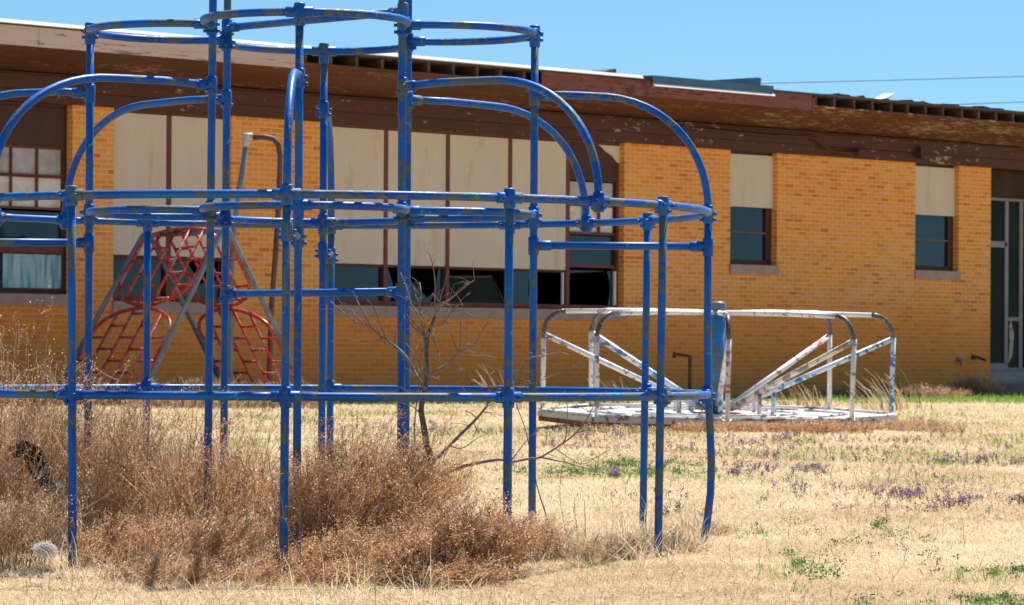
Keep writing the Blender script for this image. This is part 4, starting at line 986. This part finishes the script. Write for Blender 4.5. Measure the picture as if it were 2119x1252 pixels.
def branch(pts, r0, dd, subs=(), twig=True, m_=None):
    r0 *= 1.5; subs = [(a_, r_ * 1.5) for a_, r_ in subs]
    b = smooth(bpath(pts, dd)); n = len(b); m = MB(); m.tube(b, [r0 + (.0013 - r0) * i / n for i in range(n)], 7)
    rnd = random.Random(int(pts[-1][0] * 7 + pts[-1][1]))
    for sp2, r1 in subs:
        k = min(range(n), key=lambda i: (b[i] - (P(sp2[0][0], sp2[0][1], SPD + dd * i / n) - s0_)).length)
        q = [b[k]] + [P(x, y, SPD + dd * k / n + rnd.uniform(-.02, .02)) - s0_ for x, y in sp2[1:]]; q = smooth(q); nq = len(q)
        m.tube(q, [r1 + (.0010 - r1) * i / nq for i in range(nq)], 6)
        for _ in range(max(2, nq // 4)):
            a = q[rnd.randrange(1, nq)]; g = V3(rnd.uniform(-1, 1), rnd.uniform(-1, 1), rnd.uniform(-.2, 1)).normalized() * rnd.uniform(.015, .05)
            m.tube([a, a + g * .5 + V3(0, 0, .004), a + g], [.0009, .0007, .0005], 5)
    if twig:
        for _ in range(n // 2):
            a = b[rnd.randrange(2, n)]; g = V3(rnd.uniform(-1, 1), rnd.uniform(-1, 1), rnd.uniform(-.3, 1)).normalized() * rnd.uniform(.02, .10)
            m.tube([a, a + g * .5 + V3(0, 0, .005), a + g], [.0011, .0008, .0006], 5)
    m.build('branch', m_ or M_twig, sap)
branch([(900, 653), (907, 637), (912, 632), (930, 620), (953, 600), (968, 588), (981, 580)], .0028, -.06,
       [([(899, 653), (899, 619), (900, 600), (897, 560), (888, 525), (877, 517)], .0020), ([(907, 637), (912, 612), (920, 585), (927, 562)], .0016), ([(910, 634), (905, 620), (894, 607)], .0012), ([(900, 653), (908, 640), (905, 628)], .001)])
branch([(882, 776), (880.5, 744), (877, 693), (871, 664), (868, 633), (870, 618), (870, 600), (868, 585)], .0034, .08,
       [([(871, 664), (862, 648), (852, 632), (845, 610), (838, 585), (828, 565)], .0022), ([(868, 638), (864, 622), (859, 610)], .0013), ([(872, 657), (885, 640), (895, 626)], .0015), ([(876, 690), (866, 680), (850, 660), (840, 650)], .0017)])
branch([(889, 680), (900, 673), (914, 670), (926, 656), (938, 640), (950, 629), (958, 632)], .0022, -.08, [([(914, 670), (926, 669), (934, 667)], .0013), ([(902, 673), (916, 660), (923, 646), (925, 636)], .0012)])
branch([(890, 682), (897, 700), (903, 718), (907, 735), (910, 750)], .0017, -.05, [([(895, 694), (905, 698), (917, 701)], .001)])
branch([(886, 690), (880, 697), (860, 682), (845, 665), (838, 658)], .0024, .05, [([(870, 690), (852, 672), (842, 650)], .0014)])
branch([(880, 806), (864, 782), (852, 760), (842, 742), (824, 722), (809, 712), (799, 703), (781, 690), (769, 680), (756, 673), (742, 668), (729, 663), (705, 642), (684, 624)], .0042, .10,
       [([(769, 680), (756, 657), (745, 636), (736, 616), (729, 602)], .0020), ([(799, 703), (789, 679), (780, 656), (775, 642), (766, 626), (756, 616)], .0018), ([(792, 700), (775, 706), (760, 707), (706, 705), (684, 709)], .0017), ([(750, 671), (735, 652), (718, 637), (703, 627)], .0016), ([(815, 715), (817, 703), (818, 690)], .001), ([(825, 722), (805, 716), (792, 706)], .0012)])
branch([(886, 780), (900, 770), (931, 749), (946, 732), (953, 725), (980, 714), (994, 692), (1005, 672), (1018, 662)], .0038, -.12,
       [([(953, 725), (953, 693), (952, 669), (949, 652)], .0018), ([(946, 729), (938, 709), (933, 682)], .0016), ([(947, 735), (962, 738), (980, 737), (1005, 736), (1030, 741)], .0017), ([(931, 749), (945, 758), (963, 769)], .0013), ([(890, 776), (905, 784), (930, 788), (950, 796), (965, 812)], .0014)])
branch([(886, 700), (868, 740), (872, 770), (862, 760), (857, 740)], .0012, .03)
branch([(892, 958), (910, 941), (930, 922), (962, 890), (986, 866), (1002, 846), (1008, 836), (1011, 810), (1008, 784), (1022, 768)], .0046, .10,
       [([(986, 866), (975, 856), (962, 850)], .0012), ([(980, 872), (985, 890), (978, 905)], .0012), ([(1010, 836), (1050, 800), (1082, 760), (1092, 742), (1130, 735), (1160, 729), (1178, 736)], .0022), ([(1055, 800), (1078, 797), (1110, 790), (1140, 778), (1172, 767)], .0016), ([(930, 922), (955, 928), (985, 908), (1005, 898)], .0013), ([(1085, 755), (1098, 770), (1092, 800)], .0012)])
branch([(889, 1004), (905, 992), (926, 979), (966, 963), (1030, 951), (1055, 956), (1094, 949), (1118, 946), (1163, 918), (1191, 896), (1215, 866), (1228, 838)], .0046, -.02,
       [([(1118, 946), (1145, 952), (1175, 958), (1215, 970), (1263, 981)], .0020), ([(1163, 918), (1171, 902), (1173, 870), (1173, 838), (1168, 805)], .0014), ([(1191, 896), (1220, 890), (1250, 895)], .0012), ([(1055, 956), (1075, 930), (1095, 905), (1128, 878)], .0015), ([(1175, 958), (1200, 960), (1230, 948), (1260, 930)], .0011)])
branch([(872, 860), (860, 846), (846, 838)], .0018, .02); branch([(860, 925), (857, 900), (858, 870), (861, 838), (866, 800), (872, 740), (868, 700)], .0022, .10)
c0 = np.array(P(886, 668, SPD) - s0_); cc = c0 + rng.normal(size=(12, 3)) * np.array([.006, .006, .008]); v, f, a = flakes(cc, np.full(12, .0075), rng.random(12)); np_mesh('dead_leaf', v, [f], M_deadleaf, a, sap)

def stem(label, pts, r, d0=11.6, mt=None, twigs=3):
    q = G(pts[0][0], pts[0][1]); d = d0; qs = [P(x, y, d) for x, y in pts]; base = Vector((qs[0].x, qs[0].y, 0)); qs = [base + V3(0, 0, -.06)] + qs
    s_ = smooth([p - base for p in qs]); n = len(s_); m = MB(); m.tube(s_, [r + (r * .4 - r) * i / n for i in range(n)], 6)
    rnd = random.Random(int(pts[0][0]))
    for _ in range(twigs):
        a = s_[rnd.randrange(n // 3, n)]; g = V3(rnd.uniform(-1, 1), rnd.uniform(-1, 1), rnd.uniform(0, 1)).normalized() * rnd.uniform(.02, .07); m.tube([a, a + g * .5 + V3(0, 0, .006), a + g], [r * .5, r * .4, r * .25], 5)
    o = m.build('dead_stem', mt or M_twig); o.location = base; tag(o, label, 'plant', 'dead stems standing in the weeds')
stem('long thin dead stem leaning left across the right tower post', [(1150, 1122), (1140, 1095), (1127, 1059), (1111, 1007), (1099, 950), (1087, 890), (1071, 846), (1067, 838)], .0028, 11.55, M_bark, 2)
stem('wavy thin dead stem standing right of the leaning dead stem', [(1176, 1130), (1171, 1110), (1166, 1080), (1158, 1030), (1161, 978), (1171, 938)], .0014, 11.8, M_bark)
stem('short dark dead stem, middle of three in front of the soil patch', [(1193, 1120), (1192, 1090), (1187, 1048)], .0016, 12.1, M_bark, 0)
stem('short thick dead stem, right of three in front of the soil patch', [(1211, 1105), (1210, 1070), (1209, 1036)], .0020, 12.3, M_bark, 0)
stem('pale crooked dead stem crossing the foot of the centre front post', [(648, 1235), (640, 1190), (622, 1150), (596, 1090), (585, 1060), (582, 1035), (568, 1005), (558, 970), (556, 945)], .0026, 10.75, M_twig, 6)
stem('pale upright dead stem in front of the dense russet bush', [(620, 1180), (621, 1130), (620, 1060), (618, 1020), (608, 970), (600, 942)], .0022, 10.85, M_twig, 3)
stem('pale forked dead stem rising in the middle of the russet bush', [(772, 1150), (775, 1090), (790, 1030), (793, 1005), (783, 985), (776, 960), (770, 930)], .0020, 11.2, M_twig, 4)
stem('thin pale stem curving right in the left weeds', [(395, 1190), (385, 1150), (372, 1080), (365, 1030), (360, 1000), (345, 975), (320, 955)], .0016, 11.0, M_twig, 3)
